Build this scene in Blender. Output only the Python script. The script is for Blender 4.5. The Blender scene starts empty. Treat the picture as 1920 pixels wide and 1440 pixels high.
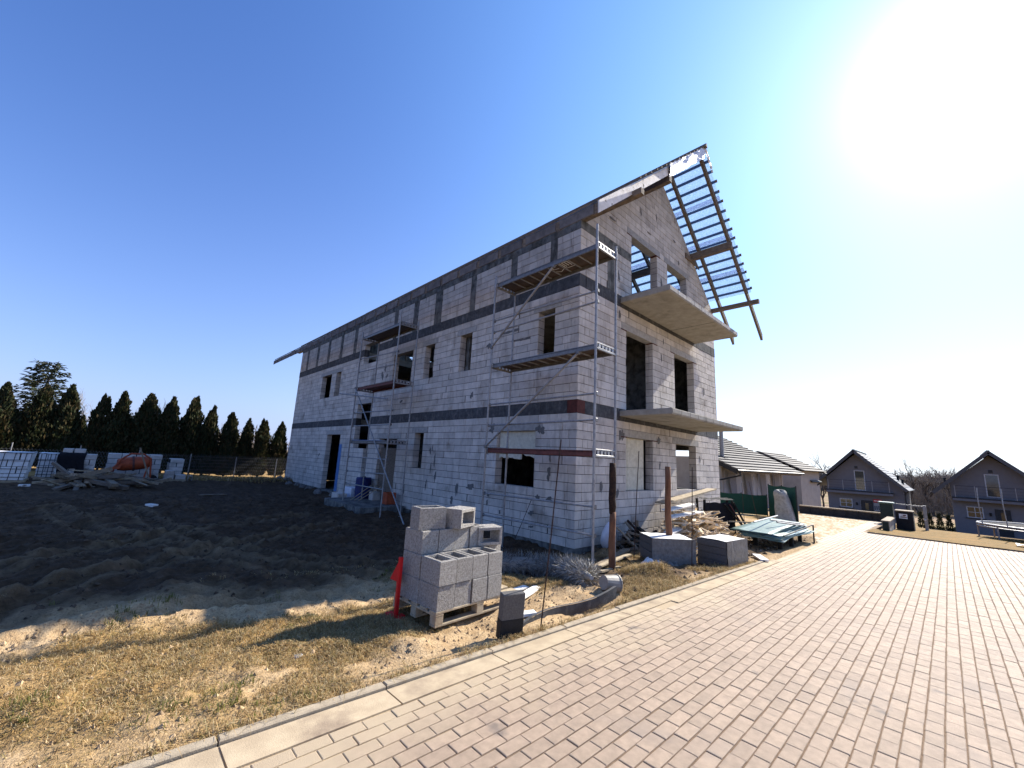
import bpy, math, random
import numpy as np
from mathutils import Vector, Matrix
random.seed(11)
R = random.Random(5)
sc = bpy.context.scene
COL = sc.collection

# ------------------------------------------------------------------ camera
CAMP = np.array([-7.5857, -5.773, 1.8511])
F_PX, YAW, PITCH, ROLL = 766.63, .7582, .1826, .0521
_fw = np.array([math.sin(YAW)*math.cos(PITCH), math.cos(YAW)*math.cos(PITCH), math.sin(PITCH)])
_rt = np.array([math.cos(YAW), -math.sin(YAW), 0.])
_up = np.cross(_rt, _fw)
C_R = math.cos(ROLL)*_rt+math.sin(ROLL)*_up
C_U = -math.sin(ROLL)*_rt+math.cos(ROLL)*_up
C_F = _fw
cam = bpy.data.cameras.new('camera')
cam.sensor_width = 36.0
cam.lens = F_PX/1920*36
cam.clip_start = .05
cam.clip_end = 3000
camo = bpy.data.objects.new('camera', cam)
COL.objects.link(camo)
camo.matrix_world = Matrix(((C_R[0], C_U[0], -C_F[0], CAMP[0]), (C_R[1], C_U[1], -C_F[1], CAMP[1]),
                            (C_R[2], C_U[2], -C_F[2], CAMP[2]), (0, 0, 0, 1)))
sc.camera = camo

# ------------------------------------------------------------------ light
SUN = Vector((.803, -.076, .592)).normalized()
EL = math.asin(SUN.z)
AZ = math.atan2(SUN.x, SUN.y)
w = bpy.data.worlds.new('World')
sc.world = w
w.use_nodes = True
nt = w.node_tree
nt.nodes.clear()
def nn(t, **k):
    n = nt.nodes.new(t)
    for a, b in k.items(): setattr(n, a, b)
    return n
sky = nn('ShaderNodeTexSky', sky_type='NISHITA', sun_disc=False)
sky.sun_elevation = EL
sky.sun_rotation = AZ
sky.air_density = 1.15
sky.dust_density = .05
sky.ozone_density = 2.2
sky.altitude = 100
hs = nn('ShaderNodeHueSaturation')
hs.inputs['Saturation'].default_value = 1.22
hs.inputs['Value'].default_value = 1.0
nt.links.new(sky.outputs[0], hs.inputs['Color'])
# bright veil round the low sun (thin haze in the air), part of the sky itself
tc = nn('ShaderNodeTexCoord')
dt = nn('ShaderNodeVectorMath', operation='DOT_PRODUCT')
dt.inputs[1].default_value = SUN
nt.links.new(tc.outputs['Generated'], dt.inputs[0])
mx = nn('ShaderNodeMath', operation='MAXIMUM'); mx.inputs[1].default_value = 0
nt.links.new(dt.outputs['Value'], mx.inputs[0])
def lobe(p, k):
    a = nn('ShaderNodeMath', operation='POWER'); a.inputs[1].default_value = p
    nt.links.new(mx.outputs[0], a.inputs[0])
    b = nn('ShaderNodeMath', operation='MULTIPLY'); b.inputs[1].default_value = k
    nt.links.new(a.outputs[0], b.inputs[0])
    return b
l1, l2, l3 = lobe(220, 9.0), lobe(28, 3.4), lobe(4.0, 3.2)
s1 = nn('ShaderNodeMath', operation='ADD'); nt.links.new(l1.outputs[0], s1.inputs[0]); nt.links.new(l2.outputs[0], s1.inputs[1])
c1 = nn('ShaderNodeVectorMath', operation='SCALE'); c1.inputs[0].default_value = (1, .98, .93); nt.links.new(s1.outputs[0], c1.inputs['Scale'])
c2 = nn('ShaderNodeVectorMath', operation='SCALE'); c2.inputs[0].default_value = (.5, .93, 1.15); nt.links.new(l3.outputs[0], c2.inputs['Scale'])
a1 = nn('ShaderNodeVectorMath', operation='ADD'); nt.links.new(c1.outputs[0], a1.inputs[0]); nt.links.new(c2.outputs[0], a1.inputs[1])
# pale haze low over the horizon, whiter below the sun
sx = nn('ShaderNodeSeparateXYZ'); nt.links.new(tc.outputs['Generated'], sx.inputs[0])
hz = nn('ShaderNodeMath', operation='MULTIPLY'); hz.inputs[1].default_value = -4.4; nt.links.new(sx.outputs['Z'], hz.inputs[0])
he = nn('ShaderNodeMath', operation='EXPONENT'); nt.links.new(hz.outputs[0], he.inputs[0])
hm = nn('ShaderNodeMath', operation='MULTIPLY', use_clamp=True); hm.inputs[1].default_value = .93; nt.links.new(he.outputs[0], hm.inputs[0])
sd = nn('ShaderNodeMath', operation='POWER'); sd.inputs[1].default_value = 1.6; nt.links.new(mx.outputs[0], sd.inputs[0])
pal = nn('ShaderNodeMix', data_type='RGBA'); nt.links.new(sd.outputs[0], pal.inputs[0])
pal.inputs[6].default_value = (3.3, 4.3, 7.4, 1); pal.inputs[7].default_value = (11, 11.2, 11.2, 1)
tint = nn('ShaderNodeVectorMath', operation='MULTIPLY'); tint.inputs[1].default_value = (1.06, 1.13, 1.58); nt.links.new(hs.outputs[0], tint.inputs[0])
hmix = nn('ShaderNodeMix', data_type='RGBA'); nt.links.new(hm.outputs[0], hmix.inputs[0]); nt.links.new(tint.outputs[0], hmix.inputs[6]); nt.links.new(pal.outputs[2], hmix.inputs[7])
a2 = nn('ShaderNodeVectorMath', operation='ADD'); nt.links.new(hmix.outputs[2], a2.inputs[0]); nt.links.new(a1.outputs[0], a2.inputs[1])
bg = nn('ShaderNodeBackground'); bg.inputs['Strength'].default_value = .064
nt.links.new(a2.outputs[0], bg.inputs['Color'])
wo = nn('ShaderNodeOutputWorld'); nt.links.new(bg.outputs[0], wo.inputs['Surface'])
sl = bpy.data.lights.new('sun', 'SUN')
sl.energy = 5.0
sl.angle = math.radians(.53)
sl.color = (1, .93, .82)
so = bpy.data.objects.new('sun', sl); COL.objects.link(so)
so.rotation_euler = (-SUN).to_track_quat('-Z', 'Y').to_euler()
so.location = (30, -5, 40)
vs = sc.view_settings
vs.view_transform = 'Standard'; vs.look = 'None'; vs.gamma = 1; vs.exposure = 1.08
vs.use_curve_mapping = False
sc.cycles.max_bounces = 7
sc.cycles.diffuse_bounces = 3
sc.cycles.transparent_max_bounces = 10
sc.cycles.caustics_reflective = False
sc.cycles.caustics_refractive = False

# ------------------------------------------------------------------ helpers
def proj(p):
    d = np.asarray(p, float)-CAMP
    z = d @ C_F
    return 960+F_PX*(d @ C_R)/z, 720-F_PX*(d @ C_U)/z, z
def ss(a, b, x):
    t = np.clip((x-a)/(b-a), 0, 1)
    return t*t*(3-2*t)
def roadz(x, y):
    x = np.asarray(x, float); y = np.asarray(y, float)
    wv = ss(-4.4, -3.4, y)
    xm = np.minimum(x, 22)-13
    z22 = (-.15-.04*xm)*(1-wv)+(-.15-.015*xm)*wv
    far = np.where(x < 46, z22+(-2.4-z22)*(np.clip(x, 22, 46)-22)/24, -2.4-.01*(np.minimum(x, 120)-46))
    return np.where(x < 13, .22-.0185*(np.maximum(x, -60)+7), np.where(x < 22, z22, far))
def gz(x, y):
    x = np.asarray(x, float); y = np.asarray(y, float)
    r = roadz(x, y)
    s = -.08+.28*ss(1, 9, -x)
    wv = ss(-2.7, -.3, y)*(1-ss(8.6, 11, x))
    return r*(1-wv)+s*wv
def G(x, y): return float(gz(x, y))
def vnoise(x, y, seed=0):
    x = np.asarray(x, float); y = np.asarray(y, float)
    xi = np.floor(x).astype(np.int64); yi = np.floor(y).astype(np.int64)
    fx = x-xi; fy = y-yi
    fx = fx*fx*(3-2*fx); fy = fy*fy*(3-2*fy)
    def h(a, b):
        n = (a*374761393+b*668265263+seed*974711) & 0x7fffffff
        n = ((n ^ (n >> 13))*1274126177) & 0x7fffffff
        return ((n ^ (n >> 16)) & 0xffff)/65535.
    return (h(xi, yi)*(1-fx)+h(xi+1, yi)*fx)*(1-fy)+(h(xi, yi+1)*(1-fx)+h(xi+1, yi+1)*fx)*fy
def fbm(x, y, o=4, seed=0):
    s = 0; a = .5
    for i in range(o):
        s = s+a*vnoise(x*2**i, y*2**i, seed+i); a *= .5
    return s

class MB:
    def __init__(s): s.v = []; s.f = []
    def add(s, vs, fs):
        n = len(s.v)
        s.v += [(float(a[0]), float(a[1]), float(a[2])) for a in vs]
        s.f += [tuple(n+i for i in f) for f in fs]
        return s
    def box(s, x0, x1, y0, y1, z0, z1):
        return s.add([(x0,y0,z0),(x1,y0,z0),(x1,y1,z0),(x0,y1,z0),(x0,y0,z1),(x1,y0,z1),(x1,y1,z1),(x0,y1,z1)],
                     [(0,3,2,1),(4,5,6,7),(0,1,5,4),(1,2,6,5),(2,3,7,6),(3,0,4,7)])
    def cbox(s, x0, x1, y0, y1, z0, z1, c=.004):
        c = min(c, (x1-x0)*.3, (y1-y0)*.3, (z1-z0)*.3)
        X, Y, Z = (x0, x1), (y0, y1), (z0, z1)
        vs = []; idx = {}
        for i in (0, 1):
            for j in (0, 1):
                for k in (0, 1):
                    sx, sy, sz = (c, -c)[i], (c, -c)[j], (c, -c)[k]
                    b = len(vs)
                    vs += [(X[i], Y[j]+sy, Z[k]+sz), (X[i]+sx, Y[j], Z[k]+sz), (X[i]+sx, Y[j]+sy, Z[k])]
                    idx[i, j, k] = b
        I = lambda i, j, k, a: idx[i, j, k]+a
        fs = []
        for i in (0, 1):
            q = [I(i,0,0,0), I(i,1,0,0), I(i,1,1,0), I(i,0,1,0)]; fs.append(q if i else q[::-1])
            q = [I(0,i,0,1), I(0,i,1,1), I(1,i,1,1), I(1,i,0,1)]; fs.append(q if i else q[::-1])
            q = [I(0,0,i,2), I(1,0,i,2), I(1,1,i,2), I(0,1,i,2)]; fs.append(q if i else q[::-1])
        for j in (0, 1):
            for k in (0, 1):
                fs.append([I(0,j,k,1), I(1,j,k,1), I(1,j,k,2), I(0,j,k,2)])
        for i in (0, 1):
            for k in (0, 1):
                fs.append([I(i,0,k,0), I(i,1,k,0), I(i,1,k,2), I(i,0,k,2)])
        for i in (0, 1):
            for j in (0, 1):
                fs.append([I(i,j,0,0), I(i,j,1,0), I(i,j,1,1), I(i,j,0,1)])
        for i in (0, 1):
            for j in (0, 1):
                for k in (0, 1): fs.append([I(i,j,k,0), I(i,j,k,1), I(i,j,k,2)])
        return s.add(vs, fs)
    def tf(s, M, start=0):
        for i in range(start, len(s.v)):
            p = M @ Vector(s.v[i]); s.v[i] = (p.x, p.y, p.z)
        return s
    def obox(s, M, sx, sy, sz, c=0):
        n = len(s.v)
        if c: s.cbox(-sx/2, sx/2, -sy/2, sy/2, -sz/2, sz/2, c)
        else: s.box(-sx/2, sx/2, -sy/2, sy/2, -sz/2, sz/2)
        return s.tf(M, n)
    def bar(s, p, q, wd, th, up=(0, 0, 1)):
        p = Vector(p); q = Vector(q); d = (q-p); L = d.length; d.normalize()
        u = Vector(up); u = u-d*u.dot(d)
        if u.length < 1e-4: u = Vector((1, 0, 0))-d*d.x
        u.normalize(); r = d.cross(u)
        M = Matrix((r, d, u)).transposed().to_4x4(); M.translation = (p+q)/2
        return s.obox(M, wd, L, th)
    def tube(s, pts, r, n=7, caps=True):
        pts = [Vector(p) for p in pts]
        rs = r if isinstance(r, (list, tuple)) else [r]*len(pts)
        t0 = (pts[1]-pts[0]).normalized()
        u = t0.orthogonal().normalized()
        vs = []; fs = []
        for i, p in enumerate(pts):
            if i == 0: t = pts[1]-pts[0]
            elif i == len(pts)-1: t = pts[i]-pts[i-1]
            else: t = (pts[i+1]-pts[i]).normalized()+(pts[i]-pts[i-1]).normalized()
            t.normalize()
            u = u-t*u.dot(t); u.normalize(); b = t.cross(u)
            for k in range(n):
                a = 2*math.pi*k/n
                vs.append(p+(u*math.cos(a)+b*math.sin(a))*rs[i])
        for i in range(len(pts)-1):
            for k in range(n):
                k2 = (k+1) % n
                fs.append((i*n+k, i*n+k2, (i+1)*n+k2, (i+1)*n+k))
        if caps:
            fs.append(tuple(range(n-1, -1, -1))); e = (len(pts)-1)*n
            fs.append(tuple(e+k for k in range(n)))
        return s.add(vs, fs)
    def prism(s, poly, d):
        n = len(poly); d = Vector(d)
        a = [Vector(p) for p in poly]
        return s.add(a+[p+d for p in a], [tuple(range(n-1, -1, -1)), tuple(range(n, 2*n))]+[(i, (i+1) % n, n+(i+1) % n, n+i) for i in range(n)])
    def lathe(s, prof, n=16, M=None):
        vs = []; fs = []
        for r, z in prof:
            for k in range(n):
                a = 2*math.pi*k/n; vs.append((r*math.cos(a), r*math.sin(a), z))
        for i in range(len(prof)-1):
            for k in range(n):
                k2 = (k+1) % n; fs.append((i*n+k, i*n+k2, (i+1)*n+k2, (i+1)*n+k))
        if prof[0][0] > 1e-3: fs.append(tuple(range(n-1, -1, -1)))
        if prof[-1][0] > 1e-3: fs.append(tuple((len(prof)-1)*n+k for k in range(n)))
        b = len(s.v); s.add(vs, fs)
        if M is not None: s.tf(M, b)
        return s
    def grid(s, fn, nu, nv):
        vs = [fn(i/nu, j/nv) for i in range(nu+1) for j in range(nv+1)]
        return s.add(vs, [(i*(nv+1)+j, (i+1)*(nv+1)+j, (i+1)*(nv+1)+j+1, i*(nv+1)+j+1) for i in range(nu) for j in range(nv)])
    def mesh(s, name, mats, org=(0, 0, 0), smooth=False):
        me = bpy.data.meshes.new(name)
        me.from_pydata([(a-org[0], b-org[1], c-org[2]) for a, b, c in s.v], [], s.f)
        if not isinstance(mats, (list, tuple)): mats = [mats]
        for m in mats: me.materials.append(m)
        if smooth: me.polygons.foreach_set('use_smooth', [True]*len(me.polygons))
        me.update()
        return me
    def build(s, name, mats, parent=None, smooth=False, label=None, cat=None, group=None, kind=None):
        if parent is not None: org = parent['_w']
        else:
            a = np.array(s.v); lo = a.min(0); hi = a.max(0); org = ((lo[0]+hi[0])/2, (lo[1]+hi[1])/2, lo[2])
        me = s.mesh(name, mats, org, smooth)
        o = bpy.data.objects.new(name, me); COL.objects.link(o)
        if parent is not None:
            o.parent = parent; o['_w'] = list(parent['_w'])
        else:
            o.location = org; o['_w'] = list(org)
        tag(o, label, cat, group, kind)
        return o
def tag(o, label=None, cat=None, group=None, kind=None):
    if label: o['label'] = label
    if cat: o['category'] = cat
    if group: o['group'] = group
    if kind: o['kind'] = kind
    return o
def thing(name, loc, label=None, cat=None, group=None, kind=None):
    o = bpy.data.objects.new(name, None); COL.objects.link(o)
    o.location = loc; o['_w'] = list(loc); o.empty_display_size = .2
    return tag(o, label, cat, group, kind)
def part(name, parent, loc=None):
    o = bpy.data.objects.new(name, None); COL.objects.link(o)
    o.parent = parent; o['_w'] = list(parent['_w']); o.empty_display_size = .1
    return o
def inst(name, me, parent, loc, rot=(0, 0, 0)):
    o = bpy.data.objects.new(name, me); COL.objects.link(o)
    p = parent['_w']; o.parent = parent
    o.location = (loc[0]-p[0], loc[1]-p[1], loc[2]-p[2]); o.rotation_euler = rot
    return o
def copy_tree(o, loc, rz=0, scale=1, label=None, group=None):
    c = o.copy(); COL.objects.link(c); c.location = loc; c.rotation_euler = (0, 0, rz); c.scale = (scale,)*3 if not isinstance(scale, tuple) else scale
    if label: c['label'] = label
    if group: c['group'] = group
    for ch in o.children:
        d = ch.copy(); COL.objects.link(d); d.parent = c
        for g in ch.children:
            e = g.copy(); COL.objects.link(e); e.parent = d
    return c

# ------------------------------------------------------------------ materials
def mat(name, c1, c2=None, scale=6., rough=.9, bump=.25, bscale=60., island=0., metal=0., c3=None, s3=1.2, t3=(.5, .7), spec=.3, stretch=None, detail=5):
    m = bpy.data.materials.new(name); m.use_nodes = True
    t = m.node_tree; N = t.nodes; L = t.links
    b = N['Principled BSDF']
    b.inputs['Roughness'].default_value = rough; b.inputs['Metallic'].default_value = metal
    b.inputs['Specular IOR Level'].default_value = spec
    geo = N.new('ShaderNodeNewGeometry')
    pos = geo.outputs['Position']
    if stretch:
        mp = N.new('ShaderNodeMapping'); mp.inputs['Scale'].default_value = stretch
        L.new(pos, mp.inputs['Vector']); pos = mp.outputs[0]
    def noise(s, d=detail, r=.6):
        n = N.new('ShaderNodeTexNoise'); n.inputs['Scale'].default_value = s; n.inputs['Detail'].default_value = d
        n.inputs['Roughness'].default_value = r; L.new(pos, n.inputs['Vector']); return n.outputs['Fac']
    def ramp(f, a, z):
        r = N.new('ShaderNodeMapRange'); r.inputs[1].default_value = a; r.inputs[2].default_value = z; L.new(f, r.inputs[0]); return r.outputs[0]
    def mix(f, A, B):
        x = N.new('ShaderNodeMix'); x.data_type = 'RGBA'
        L.new(f, x.inputs[0])
        for sck, v in ((x.inputs[6], A), (x.inputs[7], B)):
            if isinstance(v, tuple): sck.default_value = (*v, 1)
            else: L.new(v, sck)
        return x.outputs[2]
    c2 = c2 or tuple(v*.75 for v in c1)
    col = mix(ramp(noise(scale), .35, .65), c1, c2)
    if c3: col = mix(ramp(noise(s3), *t3), col, c3)
    if island:
        oi = N.new('ShaderNodeObjectInfo')
        ad = N.new('ShaderNodeMath'); ad.operation = 'ADD'; L.new(geo.outputs['Random Per Island'], ad.inputs[0]); L.new(oi.outputs['Random'], ad.inputs[1])
        fr = N.new('ShaderNodeMath'); fr.operation = 'FRACT'; L.new(ad.outputs[0], fr.inputs[0])
        v = N.new('ShaderNodeMapRange'); v.inputs[3].default_value = 1-island; v.inputs[4].default_value = 1+island; L.new(fr.outputs[0], v.inputs[0])
        sc_ = N.new('ShaderNodeVectorMath'); sc_.operation = 'SCALE'; L.new(col, sc_.inputs[0]); L.new(v.outputs[0], sc_.inputs['Scale'])
        col = sc_.outputs[0]
    L.new(col, b.inputs['Base Color'])
    if bump:
        bp = N.new('ShaderNodeBump'); bp.inputs['Strength'].default_value = bump; bp.inputs['Distance'].default_value = .02
        L.new(noise(bscale, 4), bp.inputs['Height']); L.new(bp.outputs[0], b.inputs['Normal'])
    return m
def foliage_mat(name, cols, rough=.7, trans=.15):
    m = bpy.data.materials.new(name); m.use_nodes = True
    t = m.node_tree; N = t.nodes; L = t.links; b = N['Principled BSDF']
    geo = N.new('ShaderNodeNewGeometry'); oi = N.new('ShaderNodeObjectInfo')
    ad = N.new('ShaderNodeMath'); ad.operation = 'ADD'; L.new(geo.outputs['Random Per Island'], ad.inputs[0]); L.new(oi.outputs['Random'], ad.inputs[1])
    fr = N.new('ShaderNodeMath'); fr.operation = 'FRACT'; L.new(ad.outputs[0], fr.inputs[0])
    r = N.new('ShaderNodeValToRGB'); e = r.color_ramp.elements
    while len(e) < len(cols): e.new(.5)
    for i, c in enumerate(cols):
        e[i].position = i/(len(cols)-1); e[i].color = (*c, 1)
    L.new(fr.outputs[0], r.inputs[0]); L.new(r.outputs[0], b.inputs['Base Color'])
    b.inputs['Roughness'].default_value = rough; b.inputs['Specular IOR Level'].default_value = .25
    if trans:
        tr = N.new('ShaderNodeBsdfTranslucent'); L.new(r.outputs[0], tr.inputs[0])
        mx_ = N.new('ShaderNodeMixShader'); mx_.inputs[0].default_value = trans
        L.new(b.outputs[0], mx_.inputs[1]); L.new(tr.outputs[0], mx_.inputs[2]); L.new(mx_.outputs[0], N['Material Output'].inputs[0])
    return m
M = {}
M['block'] = mat('aerated_concrete', (.61, .568, .52), (.49, .455, .418), 3.0, .95, .35, 130, .13, c3=(.27, .235, .20), s3=1.3, t3=(.55, .74))
M['mortar'] = mat('mortar', (.05, .047, .044), (.03, .028, .026), 12, .95, .4, 90)
def streaks_on(m, col, amt, sc3=(5, 5, .7), lo=.52, hi=.72):     # rain streaks run down the face
    t = m.node_tree; N = t.nodes; L = t.links; b = N['Principled BSDF']; src = b.inputs['Base Color'].links[0].from_socket
    geo = N.new('ShaderNodeNewGeometry'); mp = N.new('ShaderNodeMapping'); mp.inputs['Scale'].default_value = sc3; L.new(geo.outputs['Position'], mp.inputs['Vector'])
    no = N.new('ShaderNodeTexNoise'); no.inputs['Scale'].default_value = 1; no.inputs['Detail'].default_value = 6; no.inputs['Roughness'].default_value = .65; L.new(mp.outputs[0], no.inputs['Vector'])
    r = N.new('ShaderNodeMapRange'); r.inputs[1].default_value = lo; r.inputs[2].default_value = hi; r.inputs[4].default_value = amt; L.new(no.outputs['Fac'], r.inputs[0])
    x = N.new('ShaderNodeMix'); x.data_type = 'RGBA'; L.new(r.outputs[0], x.inputs[0]); L.new(src, x.inputs[6]); x.inputs[7].default_value = (*col, 1)
    L.new(x.outputs[2], b.inputs['Base Color'])
streaks_on(M['block'], (.24, .205, .175), .62)
streaks_on(M['block'], (.70, .64, .56), .5, (9, 9, 6), .58, .7)
M['patch'] = mat('mortar_patch', (.17, .168, .165), (.12, .118, .115), 20, .95, .5, 90)
M['band'] = mat('dark_concrete', (.085, .087, .092), (.045, .046, .05), 7, .9, .4, 60, .14, c3=(.15, .15, .15), s3=5, t3=(.55, .75))
streaks_on(M['band'], (.20, .19, .18), .6, (7, 7, 1.2), .56, .7)
M['redband'] = mat('red_oxide', (.11, .035, .03), (.07, .025, .022), 8, .9, .3)
M['ring'] = mat('wall_concrete', (.20, .20, .19), (.10, .102, .095), 5, .92, .4, 60, .06, c3=(.05, .052, .045), s3=2.5, t3=(.5, .72))
streaks_on(M['ring'], (.035, .032, .026), .8, (4, 4, .8), .5, .68)
M['slab'] = mat('slab_concrete', (.36, .34, .30), (.27, .255, .22), 4, .9, .2, 70, 0, c3=(.16, .155, .13), s3=1.6, t3=(.55, .75))
M['lintel'] = mat('lintel_concrete', (.42, .41, .39), (.30, .29, .28), 9, .92, .3, 80, .08)
M['wood'] = mat('weathered_timber', (.19, .15, .115), (.11, .088, .068), 9, .85, .3, 70, .18, stretch=(1, 1, 3))
M['paleboard'] = mat('pale_boards', (.82, .80, .77), (.66, .63, .58), 6, .8, .3, 50, .06, c3=(.14, .12, .10), s3=7, t3=(.6, .68))
M['greyboard'] = mat('grey_fascia', (.16, .15, .15), (.09, .085, .085), 5, .85, .3, 50, .2)
M['foil'] = mat('silver_foil', (.80, .79, .80), (.52, .54, .62), 5, .5, .5, 14, 0, .15)
M['steel'] = mat('galvanised_steel', (.34, .34, .34), (.22, .22, .225), 14, .5, .15, 60, .06, .5)
M['decksteel'] = mat('deck_steel', (.20, .20, .205), (.13, .13, .135), 14, .5, .15, 60, .06, .4)
M['rust'] = mat('rusty_steel', (.07, .04, .03), (.035, .022, .018), 30, .8, .3, 120, 0, .3)
M['redply'] = mat('red_deck', (.16, .055, .045), (.09, .035, .03), 10, .7, .2, 60)
M['ply'] = mat('deck_plywood', (.10, .07, .052), (.055, .04, .03), 6, .7, .2, 60)
M['white'] = mat('white_plastic', (.8, .8, .79), (.68, .68, .67), 8, .5, .1, 40)
M['black'] = mat('black_matt', (.018, .018, .02), (.008, .008, .009), 9, .75, .3, 40)
M['dark'] = mat('dark_charred', (.025, .023, .02), (.01, .01, .009), 14, .95, .7, 40)
M['straw'] = mat('splintered_wood', (.80, .66, .46), (.60, .45, .28), 14, .9, .4, 50, .25)
M['planks'] = mat('old_planks', (.30, .235, .165), (.17, .132, .092), 10, .88, .35, 50, .25)
M['bark'] = mat('bark_post', (.05, .028, .018), (.02, .013, .01), 18, .95, .9, 50)
M['logwood'] = mat('debarked_post', (.24, .11, .055), (.12, .055, .03), 14, .85, .5, 40, stretch=(1, 1, .25))
M['board'] = mat('chipboard_panel', (.66, .63, .52), (.52, .49, .39), 10, .9, .15, 60, .05, c3=(.16, .15, .12), s3=38, t3=(.66, .72))
M['hollow'] = mat('hollow_block', (.44, .415, .38), (.27, .252, .23), 45, .95, 1.0, 110, .12, c3=(.10, .088, .075), s3=75, t3=(.60, .66))
M['pallet'] = mat('pallet_wood', (.42, .35, .24), (.28, .22, .15), 11, .88, .3, 60, .15)
M['paver'] = mat('pavers', (.385, .282, .20), (.30, .22, .155), 16, .72, .5, 240, .10, c3=(.26, .20, .155), s3=1.1, t3=(.56, .72), spec=.45)
def dust_on(m):      # dry sand trodden over the pavers beside the gutter
    t = m.node_tree; N = t.nodes; L = t.links; b = N['Principled BSDF']
    src = b.inputs['Base Color'].links[0].from_socket
    geo = N.new('ShaderNodeNewGeometry'); sp = N.new('ShaderNodeSeparateXYZ'); L.new(geo.outputs['Position'], sp.inputs[0])
    no = N.new('ShaderNodeTexNoise'); no.inputs['Scale'].default_value = 2.2; no.inputs['Detail'].default_value = 7; L.new(geo.outputs['Position'], no.inputs['Vector'])
    ad = N.new('ShaderNodeMath'); ad.operation = 'MULTIPLY_ADD'; ad.inputs[1].default_value = 1.1; L.new(no.outputs['Fac'], ad.inputs[0]); L.new(sp.outputs['Y'], ad.inputs[2])
    r = N.new('ShaderNodeMapRange'); r.inputs[1].default_value = -3.15; r.inputs[2].default_value = -2.55; r.inputs[4].default_value = .85; L.new(ad.outputs[0], r.inputs[0])
    x = N.new('ShaderNodeMix'); x.data_type = 'RGBA'; L.new(r.outputs[0], x.inputs[0]); L.new(src, x.inputs[6]); x.inputs[7].default_value = (.46, .36, .235, 1)
    # tyre rubber and oil marks
    n2 = N.new('ShaderNodeTexNoise'); n2.inputs['Scale'].default_value = 3.1; n2.inputs['Detail'].default_value = 3; L.new(geo.outputs['Position'], n2.inputs['Vector'])
    r2 = N.new('ShaderNodeMapRange'); r2.inputs[1].default_value = .70; r2.inputs[2].default_value = .76; r2.inputs[4].default_value = .6; L.new(n2.outputs['Fac'], r2.inputs[0])
    y = N.new('ShaderNodeMix'); y.data_type = 'RGBA'; L.new(r2.outputs[0], y.inputs[0]); L.new(x.outputs[2], y.inputs[6]); y.inputs[7].default_value = (.09, .075, .07, 1)
    L.new(y.outputs[2], b.inputs['Base Color'])
dust_on(M['paver'])
BEDDUST = 1
M['bed'] = mat('joint_sand', (.21, .142, .09), (.135, .09, .057), 20, .95, .5, 90)
dust_on(M['bed'])
M['kerb'] = mat('kerb_concrete', (.40, .33, .235), (.30, .245, .175), 12, .9, .3, 130, .06)
M['gutter'] = mat('gutter_concrete', (.47, .375, .25), (.36, .28, .185), 5, .9, .25, 130, .08, c3=(.24, .18, .125), s3=3)
M['red'] = mat('red_paint', (.62, .012, .014), (.5, .01, .012), 8, .5, .05, 40)
M['orange'] = mat('orange_paint', (.42, .085, .03), (.28, .055, .022), 9, .6, .2, 40, c3=(.10, .07, .055), s3=6, t3=(.58, .72))
M['blue'] = mat('blue_board', (.10, .22, .48), (.07, .16, .36), 6, .6, .1, 40)
M['navy'] = mat('blue_plastic', (.015, .025, .13), (.01, .018, .09), 6, .45, .05, 40)
M['graphite'] = mat('graphite_foam', (.125, .118, .112), (.085, .08, .077), 60, .85, .35, 140)
M['wrap'] = mat('wrapped_pack', (.20, .195, .185), (.13, .128, .12), 16, .4, .8, 16)
M['bag'] = mat('paper_bag', (.70, .72, .78), (.58, .60, .68), 10, .6, .4, 20)
M['ink'] = mat('printed_ink', (.02, .024, .05), None, 8, .7, 0)
M['mesh'] = mat('green_netting', (.02, .085, .06), (.012, .055, .04), 30, .85, .3, 90)
M['palegreen'] = mat('pale_green_sheet', (.20, .30, .26), (.12, .19, .17), 5, .45, .3, 20, .25)
M['bluesheet'] = mat('blue_green_sheet', (.12, .26, .33), (.08, .18, .24), 6, .5, .3, 20)
M['bigbag'] = mat('woven_bag', (.40, .40, .37), (.26, .26, .245), 9, .8, .7, 40)
M['wallgrey'] = mat('grey_render', (.172, .166, .178), (.155, .15, .162), 3, .9, .15, 120)
M['wallpale'] = mat('pale_render', (.36, .335, .315), (.31, .29, .275), 3, .9, .15, 120)
M['tile'] = mat('roof_tiles', (.06, .06, .066), (.042, .042, .048), 6, .5, .3, 30, .2, spec=.5)
M['tilegrey'] = mat('grey_roof_tiles', (.15, .14, .13), (.10, .094, .088), 6, .75, .3, 30, .2, spec=.2)
M['frame'] = mat('window_frame', (.5, .5, .52), None, 6, .5, 0)
M['darkframe'] = mat('dark_frame', (.03, .03, .034), None, 6, .5, 0)
M['glass'] = mat('window_glass', (.03, .033, .035), (.05, .055, .05), 3, .06, 0, spec=.9)
M['lowwall'] = mat('dark_stone_wall', (.06, .055, .055), (.035, .032, .032), 8, .9, .6, 30)
M['lawn'] = mat('lawn_soil', (.215, .115, .014), (.135, .085, .014), 5, .95, .7, 60, c3=(.26, .13, .016), s3=1.2)
M['bin'] = mat('bin_plastic', (.012, .03, .026), (.008, .02, .018), 8, .45, .1, 40)
M['fabric'] = mat('black_fabric', (.012, .012, .016), (.007, .007, .01), 12, .95, .5, 30)
M['trunk'] = mat('tree_bark', (.085, .07, .058), (.05, .042, .036), 12, .95, .4, 40)
M['stone'] = mat('field_stone', (.24, .22, .20), (.13, .12, .11), 9, .92, .6, 40, .25)
M['bucketgrey'] = mat('grey_plastic', (.30, .275, .24), (.22, .20, .175), 9, .5, .15, 40)
M['thuja'] = foliage_mat('thuja_leaves', [(.014, .022, .008), (.026, .036, .011), (.042, .042, .014), (.060, .040, .015), (.022, .028, .009)], .75, .2)
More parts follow.
